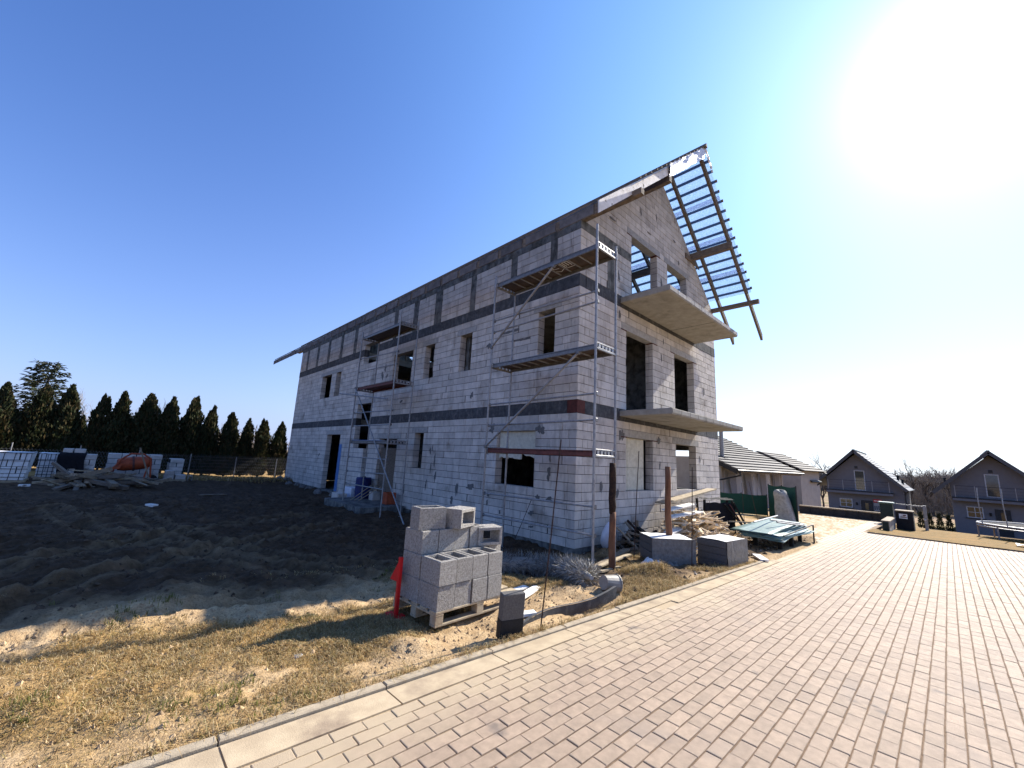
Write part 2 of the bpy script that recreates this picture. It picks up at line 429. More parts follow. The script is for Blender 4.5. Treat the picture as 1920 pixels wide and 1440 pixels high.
M['spruce'] = foliage_mat('spruce_needles', [(.014, .022, .012), (.03, .04, .016), (.05, .045, .02)], .75, .1)
M['drygrass'] = foliage_mat('dry_grass_blades', [(.42, .27, .11), (.55, .41, .21), (.28, .17, .07), (.60, .48, .28), (.16, .14, .045), (.36, .23, .09), (.20, .125, .055), (.24, .19, .06)], .85, .25)
M['lawngrass'] = foliage_mat('lawn_blades', [(.26, .14, .018), (.19, .12, .02), (.32, .18, .03), (.13, .11, .02)], .85, .25)
M['twig'] = foliage_mat('bare_twigs', [(.22, .18, .14), (.30, .245, .19), (.16, .135, .11)], .9, 0)  # tones lifted to stand in for air haze over the far thicket
M['fuzz'] = foliage_mat('shredded_wire', [(.26, .25, .225), (.15, .14, .13), (.48, .46, .42), (.07, .066, .06)], .6, 0)
def membrane(ca=(.115, .20, .345, 1), cb=(.19, .295, .465, 1), nm='roof_membrane'):
    m = bpy.data.materials.new(nm); m.use_nodes = True
    t = m.node_tree; N = t.nodes; L = t.links; b = N['Principled BSDF']
    geo = N.new('ShaderNodeNewGeometry'); no = N.new('ShaderNodeTexNoise'); no.inputs['Scale'].default_value = 26; no.inputs['Detail'].default_value = 4
    L.new(geo.outputs['Position'], no.inputs['Vector'])
    r = N.new('ShaderNodeValToRGB'); r.color_ramp.elements[0].position = .35; r.color_ramp.elements[0].color = ca
    r.color_ramp.elements[1].position = .7; r.color_ramp.elements[1].color = cb
    L.new(no.outputs['Fac'], r.inputs[0]); L.new(r.outputs[0], b.inputs['Base Color'])
    b.inputs['Roughness'].default_value = .5
    tr = N.new('ShaderNodeBsdfTranslucent'); L.new(r.outputs[0], tr.inputs[0])
    mx_ = N.new('ShaderNodeMixShader'); mx_.inputs[0].default_value = .8
    L.new(b.outputs[0], mx_.inputs[1]); L.new(tr.outputs[0], mx_.inputs[2]); L.new(mx_.outputs[0], N['Material Output'].inputs[0])
    return m
M['membrane'] = membrane()
M['lap'] = membrane((.93, .90, .96, 1), (.97, .95, 1, 1), 'membrane_lap')
def clearfoil():
    m = bpy.data.materials.new('clear_curtain_foil'); m.use_nodes = True
    t = m.node_tree; N = t.nodes; L = t.links; b = N['Principled BSDF']
    b.inputs['Base Color'].default_value = (.5, .5, .55, 1); b.inputs['Roughness'].default_value = .25
    tr = N.new('ShaderNodeBsdfTransparent'); mx_ = N.new('ShaderNodeMixShader'); mx_.inputs[0].default_value = .45
    L.new(b.outputs[0], mx_.inputs[1]); L.new(tr.outputs[0], mx_.inputs[2]); L.new(mx_.outputs[0], N['Material Output'].inputs[0])
    return m
M['clearfoil'] = clearfoil()
# ------------------------------------------------------------------ ground
def axis(lo, hi, step, far, grow=1.22):
    a = list(np.arange(lo, hi+1e-6, step)); s = step
    while a[-1] < far: s *= grow; a.append(a[-1]+s)
    s = step
    while a[0] > -far: s *= grow; a.insert(0, a[0]-s)
    return np.array(a)
KS = -.018
def kerb_y(x): return -2.78+KS*(x+8)
def in_house(x, y): return (x > .05) & (x < 8.6) & (y > .05) & (y < 21.4)
TRACKS = [[(-3.2, .3), (-5.2, 2.2), (-6.4, 5.0), (-7.0, 9)], [(-4.4, .2), (-6.2, 2.6), (-7.6, 5.6), (-8.4, 9)],
          [(-8.6, -.4), (-7.6, 1.5), (-5.6, 3.5), (-3.0, 5.5)], [(-9.6, .4), (-8.4, 2.6), (-6.4, 4.9), (-3.4, 7.2)],
          [(-9.5, -1.6), (-8.2, -.6), (-6.8, -.1), (-5.4, -.3)]]
def make_ground():
    xs = np.unique(np.round(np.concatenate([axis(-12, 24, .28, 900), np.arange(-9.6, -2.4, .065), np.arange(-2.4, 3.2, .12)]), 4))
    ys = np.unique(np.round(np.concatenate([axis(-4, 25, .30, 900), np.arange(-3.0, 5.2, .065), np.arange(5.2, 11, .14)]), 4))
    X, Y = np.meshgrid(xs, ys, indexing='ij')
    Z = gz(X, Y)
    rd = Y < kerb_y(X)-.0
    onroad = (Y < kerb_y(np.minimum(X, 2.5))) & (X < 24)
    site = np.clip(ss(0, .5, Y-kerb_y(X)), 0, 1)*(X < 10)
    mud = ss(-.55, .75, Y+1.5*(fbm(X*.7, Y*.7, 4, 3)-.5))*(1-ss(19.3, 21.3, Y+1.2*(fbm(X*.5, Y*.5, 3, 9)-.5)))*(X < 9)  # churned mud plus house shade painted in: its edge follows the shadow line
    gab = ((X > -2.2) & (X < 9) & (Y < .3)).astype(float)*site
    rough = (fbm(X*1.3, Y*1.3, 4, 1)-.5)*.16+(fbm(X*5, Y*5, 4, 2)-.5)*.15+(fbm(X*16, Y*16, 2, 5)-.5)*.035
    near = (np.abs(X) < 14) & (Y < 27)
    Z = Z+rough*site*near*(.85+.5*mud)+ (vnoise(X*26, Y*26, 41)-.5)*.03*site*near
    # tyre tracks pressed into the mud
    for tr in TRACKS:
        p = np.array(tr); best = np.full(X.shape, 9.); al = np.zeros(X.shape); acc = 0
        pts = [p[0]+(p[1]-p[0])*0]
        cur = []
        for k in range(60):
            t = k/59*(len(p)-1); i = min(int(t), len(p)-2); f = t-i
            p0 = p[max(i-1, 0)]; p1 = p[i]; p2 = p[i+1]; p3 = p[min(i+2, len(p)-1)]
            cur.append(.5*((2*p1)+(-p0+p2)*f+(2*p0-5*p1+4*p2-p3)*f*f+(-p0+3*p1-3*p2+p3)*f**3))
        for a, b in zip(cur[:-1], cur[1:]):
            d = b-a; L = np.hypot(*d); t = np.clip(((X-a[0])*d[0]+(Y-a[1])*d[1])/L**2, 0, 1)
            ds = np.hypot(X-a[0]-t*d[0], Y-a[1]-t*d[1]); sd = ds < best
            best = np.where(sd, ds, best); al = np.where(sd, acc+t*L, al); acc += L
        prof = np.exp(-(best/.15)**4)
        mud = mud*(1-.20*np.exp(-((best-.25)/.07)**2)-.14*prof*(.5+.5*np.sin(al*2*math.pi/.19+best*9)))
        Z = Z-prof*(.06+.03*np.sin(al*2*math.pi/.19+best*9))+.032*np.exp(-((best-.24)/.07)**2)
    # spoil heaps and hollows
    def bump(x, y, h, rx, ry): return h*np.exp(-((X-x)/rx)**2-((Y-y)/ry)**2)
    Z = Z+bump(-.75, -2.28, .16, .42, .28)+bump(-2.6, -2.1, .05, .4, .25)-bump(-2.9, -2.62, .14, .8, .14)
    Z = Z+bump(3.6, -1.0, .18, 1.3, .7)+bump(.5, -.5, .14, .5, .4)-bump(-1.2, .2, .05, 1.0, .7)
    Z = Z+bump(-1.0, 20.5, .18, 2.6, 1.0)+bump(-4, 18.2, .12, 1.6, .9)
    Z = np.where(onroad | ((X >= 2.5) & (X < 22) & (Y < -3.0)), Z-.14, Z)
    Z = np.where(in_house(X, Y), -.30, Z)
    far = np.hypot(X-10, Y)
    Z = Z+np.where(far > 60, (fbm(X*.02, Y*.02, 3, 8)-.5)*np.clip((far-60)*.03, 0, 9), 0)
    nx, ny = X.shape
    v = np.stack([X, Y, Z], -1).reshape(-1, 3)
    i = np.arange(nx*ny).reshape(nx, ny)
    f = np.stack([i[:-1, :-1], i[1:, :-1], i[1:, 1:], i[:-1, 1:]], -1).reshape(-1, 4)
    me = bpy.data.meshes.new('ground'); me.vertices.add(len(v)); me.vertices.foreach_set('co', v.ravel())
    me.loops.add(f.size); me.loops.foreach_set('vertex_index', f.ravel().astype(np.int32))
    me.polygons.add(len(f)); me.polygons.foreach_set('loop_start', np.arange(0, f.size, 4, dtype=np.int32))
    me.update(calc_edges=True); me.validate()
    me.polygons.foreach_set('use_smooth', [True]*len(f))
    fld = np.clip(ss(26, 34, np.hypot(X, Y-4)), 0, 1)
    grs = np.clip(ss(.47, .64, fbm(X*.8+4, Y*.8, 4, 12))*.85*(Y < .9)+(Y > 19.6)*.9, 0, 1)
    grs = np.maximum(grs, gab*ss(.45, .6, fbm(X*1.4, Y*1.4, 3, 21))*.8)
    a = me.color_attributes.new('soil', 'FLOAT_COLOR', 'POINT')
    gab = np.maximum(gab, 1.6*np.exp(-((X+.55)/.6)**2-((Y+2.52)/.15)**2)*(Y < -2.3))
    col = np.stack([np.maximum(mud, gab*np.clip(.62+1.6*(fbm(X*2.2, Y*2.2, 4, 31)-.42), .25, 1)), grs, fld, np.ones_like(mud)], -1)  # first channel: mud together with the painted house shade
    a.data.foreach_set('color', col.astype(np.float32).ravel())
    m = bpy.data.materials.new('ground_soil'); m.use_nodes = True
    t = m.node_tree; N = t.nodes; L = t.links; b = N['Principled BSDF']; b.inputs['Roughness'].default_value = .95; b.inputs['Specular IOR Level'].default_value = .15
    at = N.new('ShaderNodeAttribute'); at.attribute_name = 'soil'; sp = N.new('ShaderNodeSeparateColor'); L.new(at.outputs['Color'], sp.inputs[0])
    geo = N.new('ShaderNodeNewGeometry')
    def noise(s, d=6, r=.65):
        n = N.new('ShaderNodeTexNoise'); n.inputs['Scale'].default_value = s; n.inputs['Detail'].default_value = d; n.inputs['Roughness'].default_value = r
        L.new(geo.outputs['Position'], n.inputs['Vector']); return n.outputs['Fac']
    def ramp(f, a_, z_):
        r = N.new('ShaderNodeMapRange'); r.inputs[1].default_value = a_; r.inputs[2].default_value = z_; L.new(f, r.inputs[0]); return r.outputs[0]
    def mix(f, A, B):
        x = N.new('ShaderNodeMix'); x.data_type = 'RGBA'; L.new(f, x.inputs[0])
        for sck, vv in ((x.inputs[6], A), (x.inputs[7], B)):
            if isinstance(vv, tuple): sck.default_value = (*vv, 1)
            else: L.new(vv, sck)
        return x.outputs[2]
    n1, n2, n3 = noise(9), noise(55, 4), noise(2.2)
    sand = mix(ramp(n1, .35, .65), (.56, .41, .24), (.38, .255, .135))
    sand = mix(ramp(n2, .5, .7), sand, (.21, .14, .08))
    mud_shade = mix(ramp(n1, .35, .65), (.085, .052, .030), (.042, .026, .015))  # mud colour, darkened to carry the yard's shade as well
    mud_shade = mix(ramp(n3, .5, .75), mud_shade, (.145, .09, .052))
    gr = mix(ramp(n2, .4, .62), (.38, .235, .085), (.20, .125, .042))
    gr = mix(ramp(n1, .55, .75), gr, (.13, .12, .035))
    fd = mix(ramp(n3, .4, .6), (.23, .165, .07), (.13, .115, .04))
    fd = mix(ramp(noise(.09, 4), .45, .6), fd, (.30, .20, .12))
    c = mix(sp.outputs[1], sand, gr)
    c = mix(sp.outputs[0], c, mud_shade)
    c = mix(sp.outputs[2], c, fd)
    L.new(c, b.inputs['Base Color'])
    bp = N.new('ShaderNodeBump'); bp.inputs['Strength'].default_value = .7; bp.inputs['Distance'].default_value = .03
    L.new(n2, bp.inputs['Height']); L.new(bp.outputs[0], b.inputs['Normal'])
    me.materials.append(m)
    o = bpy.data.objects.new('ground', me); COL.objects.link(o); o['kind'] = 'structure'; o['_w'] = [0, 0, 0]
    return o, xs, ys, Z
ground, GXS, GYS, GZ = make_ground()
def gh(x, y):
    i = int(np.clip(np.searchsorted(GXS, x)-1, 0, len(GXS)-2)); j = int(np.clip(np.searchsorted(GYS, y)-1, 0, len(GYS)-2))
    a = (x-GXS[i])/(GXS[i+1]-GXS[i]); b = (y-GYS[j])/(GYS[j+1]-GYS[j])
    return float(GZ[i, j]*(1-a)*(1-b)+GZ[i+1, j]*a*(1-b)+GZ[i, j+1]*(1-a)*b+GZ[i+1, j+1]*a*b)

# ------------------------------------------------------------------ paved road
def road_edge(x):            # where the laid pavers stop on the building side
    if x < 2.3: return math.floor((kerb_y(x)-.22)*10)/10
    if x < 7.6: return -3.10+.012*x
    if x < 14: return -3.0+(x-7.6)*.30
    return -.4+(x-14)*.05
xs = np.concatenate([np.arange(-12, 13.01, .5), np.arange(13.2, 22, .4)])
mb = MB()
def rb(u, v):
    x = -12+34*u
    y0 = -9.5
    y1 = road_edge(x)-.01 if x > 2.3 else kerb_y(x)-.045
    if x > 13.3: y0 = -3.55
    y = y0+(y1-y0)*v
    return (x, y, G(x, y)-.008)
mb.grid(rb, 136, 14)
road = mb.build('paved_road', M['bed'], smooth=True, kind='structure')
def paver_geo(lx, ly, h=.07, c=.0045, d=.003):
    a, b = lx/2, ly/2
    v = [(-a,-b,-h),(a,-b,-h),(a,b,-h),(-a,b,-h),(-a,-b,-d),(a,-b,-d),(a,b,-d),(-a,b,-d),(-a+c,-b+c,0),(a-c,-b+c,0),(a-c,b-c,0),(-a+c,b-c,0)]
    f = [(8,9,10,11)]
    for k in range(4):
        k2 = (k+1) % 4
        f += [(k, k2, 4+k2, 4+k), (4+k, 4+k2, 8+k2, 8+k)]
    return v, f
pv, pf = paver_geo(.1958, .0912)
pav = []
k = 0
y = -.05
while y > -9.4:
    off = .1 if k % 2 else 0
    x = -11.6+off
    while x < 21.3:
        if y < road_edge(x)-.04 and (x < 13.2 or y > -3.45):
            pav.append((x+R.uniform(-.002, .002), y+R.uniform(-.002, .002)))
        x += .2
    y -= .1; k += 1
sc_ = []
for i, (x, y) in enumerate(pav):
    z = G(x, y); px, py, dz = proj((x, y, z))
    vis = dz > .3 and -20 < px < 1940 and py < 1465
    sc_.append((dz if vis else 1e6+i, i))
sc_.sort()
big = set(i for _, i in sc_[:300])
pme = MB().add(pv, pf).mesh('paver', M['paver'])
PV = np.array(pv); PF = np.array([f for f in pf])
V = []; FF = []
n = 0
for i, (x, y) in enumerate(pav):
    z = G(x, y)+R.uniform(-.002, .002)-.0
    rx, ry, rz = R.gauss(0, .006), R.gauss(0, .006)+.0185, R.gauss(0, .004)
    if i in big:
        inst('paver', pme, road, (x, y, z), (rx, ry, rz))
    else:
        p = PV.copy(); c, s_ = math.cos(rz), math.sin(rz)
        q = np.stack([p[:, 0]*c-p[:, 1]*s_+x, p[:, 0]*s_+p[:, 1]*c+y, p[:, 2]+z+p[:, 1]*rx-p[:, 0]*ry], 1)
        V.append(q); FF.append(PF+n); n += 12
V = np.concatenate(V)-np.array(road['_w']); FF = np.concatenate(FF)
me = bpy.data.meshes.new('paver_field'); me.vertices.add(len(V)); me.vertices.foreach_set('co', V.ravel())
me.loops.add(FF.size); me.loops.foreach_set('vertex_index', FF.ravel().astype(np.int32))
me.polygons.add(len(FF)); me.polygons.foreach_set('loop_start', np.arange(0, FF.size, 4, dtype=np.int32))
me.update(calc_edges=True); me.polygons.foreach_set('use_smooth', [False]*len(me.polygons)); me.materials.append(M['paver'])
o = bpy.data.objects.new('paver_field', me); COL.objects.link(o); o.parent = road; o['kind'] = 'stuff'
# kerb stones and the poured gutter strip beside them
x = -10.9+.0
joints = []
while x < 2.5:
    x1 = min(x+1.0, 2.55)
    mb = MB(); nz = R.uniform(-.004, .004)
    ya, yb = kerb_y(x+.004), kerb_y(x1-.004)
    za, zb = G(x, ya)+.016+nz, G(x1, yb)+.016+nz
    w_ = .036
    P = [(x+.004, ya-w_, za-.2), (x1-.004, yb-w_, zb-.2), (x1-.004, yb+w_, zb-.2), (x+.004, ya+w_, za-.2)]
    c = .008
    T1 = [(x+.004, ya-w_, za-c), (x1-.004, yb-w_, zb-c), (x1-.004, yb+w_, zb-c), (x+.004, ya+w_, za-c)]
    T2 = [(x+.01, ya-w_+c, za), (x1-.01, yb-w_+c, zb), (x1-.01, yb+w_-c, zb), (x+.01, ya+w_-c, za)]
    fs = [(8, 9, 10, 11)]
    for k in range(4):
        k2 = (k+1) % 4; fs += [(k, k2, 4+k2, 4+k), (4+k, 4+k2, 8+k2, 8+k)]
    mb.add(P+T1+T2, fs)
    mb.build('kerb_stone', M['kerb'], road)
    x = x1
x = -10.86
while x < 2.3:
    x1 = x+.99
    mb = MB(); nx_, ny_ = 4, 3
    vs_ = []
    def gp_(u, v):
        xx = x+.006+(x1-x-.012)*u; y1_ = road_edge(min((x+x1)/2, 2.2))+.006; yy = (kerb_y(xx)-.05)*(1-v)+y1_*v
        return (xx, yy, G(xx, yy)-.004+.006*v+.006*fbm(xx*4, yy*4, 2, 4))
    mb.grid(gp_, nx_, ny_)
    n_ = len(mb.v)
    mb.add([(a, b, c-.08) for a, b, c in mb.v], [])
    W_ = ny_+1
    border = [(i, i+1) for i in range(ny_)]+[(nx_*W_+i+1, nx_*W_+i) for i in range(ny_)]+[((i+1)*W_, i*W_) for i in range(nx_)]+[(i*W_+ny_, (i+1)*W_+ny_) for i in range(nx_)]
    for a, b in border: mb.f.append((a, b, b+n_, a+n_))
    mb.build('gutter_slab', M['gutter'], road)
    x = x1

# ------------------------------------------------------------------ unfinished house
HW, HL, PIT = 8.62, 21.4, .84
Z1B, Z1T, Z2B, Z2T, RB, RT = 3.0, 3.31, 6.145, 6.47, 7.69, 7.94
def roofz(x): return RT+PIT*min(x, HW-x)
house = thing('unfinished_house', (4.3, 10.7, 0), 'three storey house shell of pale aerated concrete blocks under a bare timber roof', 'house')
COURSES = [(i*.2, (i+1)*.2) for i in range(15)]+[(Z1T+i*.2025, Z1T+(i+1)*.2025) for i in range(14)]+[(Z2T+i*.2033, Z2T+(i+1)*.2033) for i in range(6)]
GABC = [(RT+i*.2, RT+(i+1)*.2) for i in range(19)]
OPL = {'A': (15.88, 17.24, 4.525, 5.74), 'B': (14.63, 15.25, 4.525, 5.74), 'C': (10.70, 12.15, 5.74, 6.673), 'D': (7.77, 9.22, 4.525, 5.74),
       'E': (6.30, 6.90, 4.525, 5.74), 'F': (4.17, 4.78, 4.525, 5.74), 'G': (.77, 1.33, 4.525, 5.74), 'H': (13.75, 15.42, 0, 2.6),
       'I': (10.75, 12.19, 2.0, 3.9175), 'I2': (10.80, 11.12, .8, 2.0), 'J': (8.30, 9.75, 0, 2.4), 'K': (6.50, 7.08, 1.4, 2.6), 'L': (1.29, 2.72, 1.2, 2.6)}
OPG = {'M': (2.14, 3.60, 1.2, 2.6), 'N': (5.10, 6.58, 1.2, 2.6), 'O': (2.15, 3.65, 3.31, 5.5375), 'Q': (5.10, 6.60, 3.31, 5.5375),
       'S': (2.44, 4.0, 6.47, 8.54), 'T': (4.72, 6.20, 7.283, 8.54)}
LIL = [(14.45, 17.45, 5.74, 5.9425), (10.5, 12.4, 6.673, 6.877), (7.55, 9.45, 5.74, 5.9425), (6.1, 7.1, 5.74, 5.9425), (3.97, 4.98, 5.74, 5.9425), (.57, 1.53, 5.74, 5.9425),
       (13.5, 15.6, 2.6, 2.8), (10.5, 12.4, 3.9175, 4.12), (8.05, 9.95, 2.4, 2.6), (6.28, 7.3, 2.6, 2.8), (1.05, 2.95, 2.6, 2.8)]
LIG = [(1.9, 3.85, 2.6, 2.8), (4.86, 6.82, 2.6, 2.8), (1.9, 3.9, 5.5375, 5.74), (4.86, 6.85, 5.5375, 5.74), (2.2, 4.2, 8.54, 8.74), (4.5, 6.42, 8.54, 8.74)]
PIL = [(6.05, 6.5), (4.15, 4.42), (2.27, 2.52), (.76, 1.0), (20.0, 20.35), (18.3, 18.65), (16.6, 16.95), (14.85, 15.2), (13.15, 13.5), (9.25, 9.55), (7.65, 8.0)]
PIG = [(1.2, 1.53)]
blocks = []      # (u0,u1,z0,z1,facade,poly or None)
def lay(courses, U, holes, facade, clip=None):
    for ci, (z0, z1) in enumerate(courses):
        odd = ci % 2
        # corner bonding: facades swap who runs through
        a0 = (.0 if odd else .242) if facade == 'L' else (.242 if odd else .0)
        a1 = U
        segs = [(a0, a1)]
        for h0, h1, hz0, hz1 in holes:
            if hz0 < z1-.02 and hz1 > z0+.02:
                ns = []
                for s0, s1 in segs:
                    if h1 <= s0 or h0 >= s1: ns.append((s0, s1)); continue
                    if h0 > s0: ns.append((s0, h0))
                    if h1 < s1: ns.append((h1, s1))
                segs = ns
        ph = (.3 if odd else 0)+R.choice([0, 0, .12, -.1])
        for s0, s1 in segs:
            if s1-s0 < .03: continue
            js = [s0]
            k = math.ceil((s0-ph)/.6)
            while ph+k*.6 < s1:
                jx = ph+k*.6
                if jx > js[-1]+.09 and jx < s1-.09: js.append(jx)
                k += 1
            js.append(s1)
            # a few extra cut pieces
            js2 = [js[0]]
            for b in js[1:]:
                if b-js2[-1] > .5 and R.random() < .07: js2.append(js2[-1]+R.uniform(.15, .4))
                js2.append(b)
            for u0, u1 in zip(js2[:-1], js2[1:]):
                if R.random() < .09 and u1-u0 > .3: u1 -= R.uniform(.012, .035)
                blocks.append((u0+.0045, u1-.0045, z0+.005, z1-.006, facade))
bandsL = [(0, HL, Z1B, Z1T), (0, HL, Z2B, Z2T)]
lay(COURSES, HL, list(OPL.values())+LIL+[(a, b, Z2T, RB) for a, b in PIL], 'L')
lay(COURSES, HW, list(OPG.values())+LIG+[(a, b, Z2T, RB) for a, b in PIG], 'G')
gh_h = [OPG['S'], OPG['T'], LIG[4], LIG[5]]
lay([(RB, RT)], HW, [(0, 2.44, RB, RT)]+gh_h, 'G')
lay(GABC, HW, gh_h, 'G')
def clip_roof(u0, u1, z0, z1):
    poly = [(u0, z0), (u1, z0), (u1, z1), (u0, z1)]
    for sgn in (0, 1):
        f = (lambda p: RT+PIT*p[0]-p[1]) if sgn == 0 else (lambda p: RT+PIT*(HW-p[0])-p[1])
        out = []
        for i in range(len(poly)):
            a, b = poly[i], poly[(i+1) % len(poly)]; fa, fb = f(a), f(b)
            if fa >= 0: out.append(a)
            if fa*fb < 0:
                t = fa/(fa-fb); out.append((a[0]+(b[0]-a[0])*t, a[1]+(b[1]-a[1])*t))
        poly = out
        if len(poly) < 3: return None
    return poly
rest = MB(); cand = []
TH = .24
for bi, (u0, u1, z0, z1, fc) in enumerate(blocks):
    j = R.uniform(-.003, .003)
    poly = None
    if fc == 'G' and z1 > RT:
        poly = clip_roof(u0, u1, z0, z1)
        if poly is None: continue
        if len(poly) == 4 and abs((poly[1][0]-poly[0][0])-(u1-u0)) < 1e-6 and min(p[1] for p in poly) == z0 and sum(1 for p in poly if abs(p[1]-z1) < 1e-9) == 2 and abs(poly[2][0]-u1) < 1e-9: poly = None
    c = ((0, (u0+u1)/2, (z0+z1)/2) if fc == 'L' else ((u0+u1)/2, 0, (z0+z1)/2))
    d = CAMP-np.array(c); r = np.linalg.norm(d)
    cosv = (-1*-d[0] if False else (-d[0] if fc == 'L' else -d[1]))/r
    cosv = abs(cosv)
    px, py, dz = proj(c)
    vis = dz > 0 and 0 < px < 1920
    cand.append(((u1-u0)*(z1-z0)*cosv/(r*r) if vis else 0, bi, u0, u1, z0, z1, fc, j, poly))
cand.sort(key=lambda t: -t[0])
BC = {}
for n, (s_, bi, u0, u1, z0, z1, fc, j, poly) in enumerate(cand):
    if poly is not None:
        pp = [(a, j, b) for a, b in poly]
        tgt = rest if n >= 300 else MB()
        tgt.prism(pp, (0, TH, 0))
        if n < 300: tgt.build('block', M['block'], house)
        continue
    if n >= 300:
        if fc == 'L': rest.cbox(j, TH, u0, u1, z0, z1)
        else: rest.cbox(u0, u1, j, TH, z0, z1)
    else:
        key = (fc, round(u1-u0, 3), round(z1-z0, 4))
        if key not in BC:
            L_ = u1-u0; H_ = z1-z0
            BC[key] = (MB().cbox(0, TH, 0, L_, 0, H_) if fc == 'L' else MB().cbox(0, L_, 0, TH, 0, H_)).mesh('block', M['block'])
        inst('block', BC[key], house, (j, u0, z0) if fc == 'L' else (u0, j, z0))
rest.build('block_masonry', M['block'], house, kind='stuff')
# mortar behind the joints
def cells(U0, U1, Zs, holes, fn):
    us = sorted(set([U0, U1]+[min(max(v, U0), U1) for h in holes for v in h[:2]])); zs = sorted(set(Zs+[min(max(v, Zs[0]), Zs[-1]) for h in holes for v in h[2:]]))
    for a, b in zip(us[:-1], us[1:]):
        for c, d in zip(zs[:-1], zs[1:]):
            if b-a < 1e-6 or d-c < 1e-6: continue
            m_ = ((a+b)/2, (c+d)/2)
            if any(h[0] < m_[0] < h[1] and h[2] < m_[1] < h[3] for h in holes): continue
            fn(a, b, c, d)
ex = lambda h: (h[0]-.008, h[1]+.008, h[2]-.008, h[3]+.008)
mm = MB()
cells(.015, HL-.01, [0., RT-.01], [ex(h) for h in OPL.values()], lambda a, b, c, d: mm.box(.012, .228, a, b, c, d))
cells(.23, HW-.012, [0., RT-.012], [ex(h) for h in OPG.values()], lambda a, b, c, d: mm.box(a, b, .012, .228, c, d))
hs_ = [ex(OPG['S']), ex(OPG['T'])]
us = sorted(set(list(np.linspace(.25, HW-.25, 40))+[h[k] for h in hs_ for k in (0, 1)]+[HW/2]))
for a, b in zip(us[:-1], us[1:]):
    za, zb = roofz(a)-.02, roofz(b)-.02
    lo = RT-.012
    for h in hs_:
        if h[0] < (a+b)/2 < h[1]: lo = h[3]
    if min(za, zb) > lo: mm.prism([(a, .012, lo), (b, .012, lo), (b, .012, zb), (a, .012, za)], (0, .216, 0))
mm.build('mortar', M['mortar'], house)
# concrete bands in shutter-board lengths, lintels, columns
def runs(L_, step, r=.25):
    a = 0; out = []
    while a < L_-.01:
        b = min(L_, a+step*R.uniform(1-r, 1+r))
        if L_-b < .2: b = L_
        out.append((a, b)); a = b
    return out
for z0, z1 in ((Z1B, Z1T), (Z2B, Z2T)):
    opn = [h for h in OPL.values() if h[2] < z0 and h[3] > z1-.05 or (h[2] < z0+.1 and h[3] > z1)]
    for a, b in runs(HL, 1.15):
        segs = [(max(a, .30 if z0 < 4 else 0), b)] if a < .3 else [(a, b)]
        for h in opn:
            segs = [q for s in segs for q in ([s] if h[1] <= s[0] or h[0] >= s[1] else [(s[0], h[0]), (h[1], s[1])]) if q[1]-q[0] > .02]
        for s in segs:
            j = R.uniform(-.004, .003)
            MB().cbox(-.004+j, TH, s[0]+.003, s[1]-.003, z0+.002, z1-.002).build('concrete_band', M['band'], house)
    for a, b in runs(HW-.30, 1.25):
        j = R.uniform(-.004, .003)
        MB().cbox((a+.30 if a else (.26 if z0 > 4 else .30))+.003, b+.297, -.004+j, TH, z0+.002, z1-.002).build('concrete_band', M['band'], house)
    if z0 < 4: MB().cbox(-.003, .296, -.005, .296, z0+.002, z1-.002).build('concrete_band', M['redband'], house, label='red painted corner of the concrete band')
for a, b in runs(HL, 2.4): MB().cbox(-.003, TH, a+.002, b-.002, RB+.002, RT).build('ring_beam', M['ring'], house)
MB().cbox(TH+.004, 2.436, -.003, TH, RB+.002, RT-.003).build('ring_beam', M['ring'], house)
for (a, b, c, d) in LIL: MB().cbox(-.005, TH, a, b, c+.003, d-.003).build('lintel', M['lintel'], house)
for (a, b, c, d) in LIG: MB().cbox(a, b, -.005, TH, c+.003, d-.003).build('lintel', M['lintel'], house)
for (a, b) in PIL: MB().cbox(-.002, TH, a, b, Z2T+.002, RB-.002).build('concrete_column', M['ring'], house)
for (a, b) in PIG: MB().cbox(a, b, -.002, TH, Z2T+.002, RB-.002).build('concrete_column', M['ring'], house)
# foundation strip
MB().box(.02, HW-.02, .02, .2, -.5, -.003).box(.02, .22, .2, HL-.02, -.5, -.003).box(HW-.22, HW-.02, .2, HL-.02, -.5, -.003).build('foundation', M['ring'], house)
# inner floors, the two unseen walls, a partition
mm = MB()
mm.box(.245, HW-.245, .245, HL-.245, -.3, -.05)
for z0, z1 in ((Z1B+.01, Z1T-.01), (Z2B+.01, Z2T-.01)):
    mm.box(.245, HW-.245, .245, 10.4, z0, z1).box(.245, HW-.245, 12.5, HL-.245, z0, z1).box(3.2, HW-.245, 10.4, 12.5, z0, z1)
mm.build('floor_slab', M['slab'], house)
mm = MB()
cells(TH+.002, HL, [-.02, RT], [(1.0, 1.62, 1.1, 2.55)], lambda a, b, c, d: mm.box(HW-TH+.003, HW-.003, a, b, c, d))
mm.build('back_wall', M['ring'], house)
mm = MB()
cells(TH+.002, HW-TH, [-.02, RT], [], lambda a, b, c, d: mm.box(a, b, HL-TH, HL-.003, c, d))
mm.prism([(.2, HL-TH, RT), (HW-.2, HL-TH, RT), (HW/2, HL-TH, roofz(HW/2)-.1)], (0, TH-.003, 0))
mm.box(.25, HW-.25, 5.6, 5.75, -.05, Z1B).box(.25, 4.4, 4.6, 4.75, Z1T, Z2B).box(4.4, 4.55, .26, 4.7, Z1T, Z2B).box(4.4, 4.55, 5.8, 20, -.04, Z1B).box(3.9, 4.05, 4.8, 20, Z1T, Z2B)
mm.box(4.3, 4.42, .26, 5.58, -.04, Z1B)
mm.build('inner_wall', M['ring'], house)
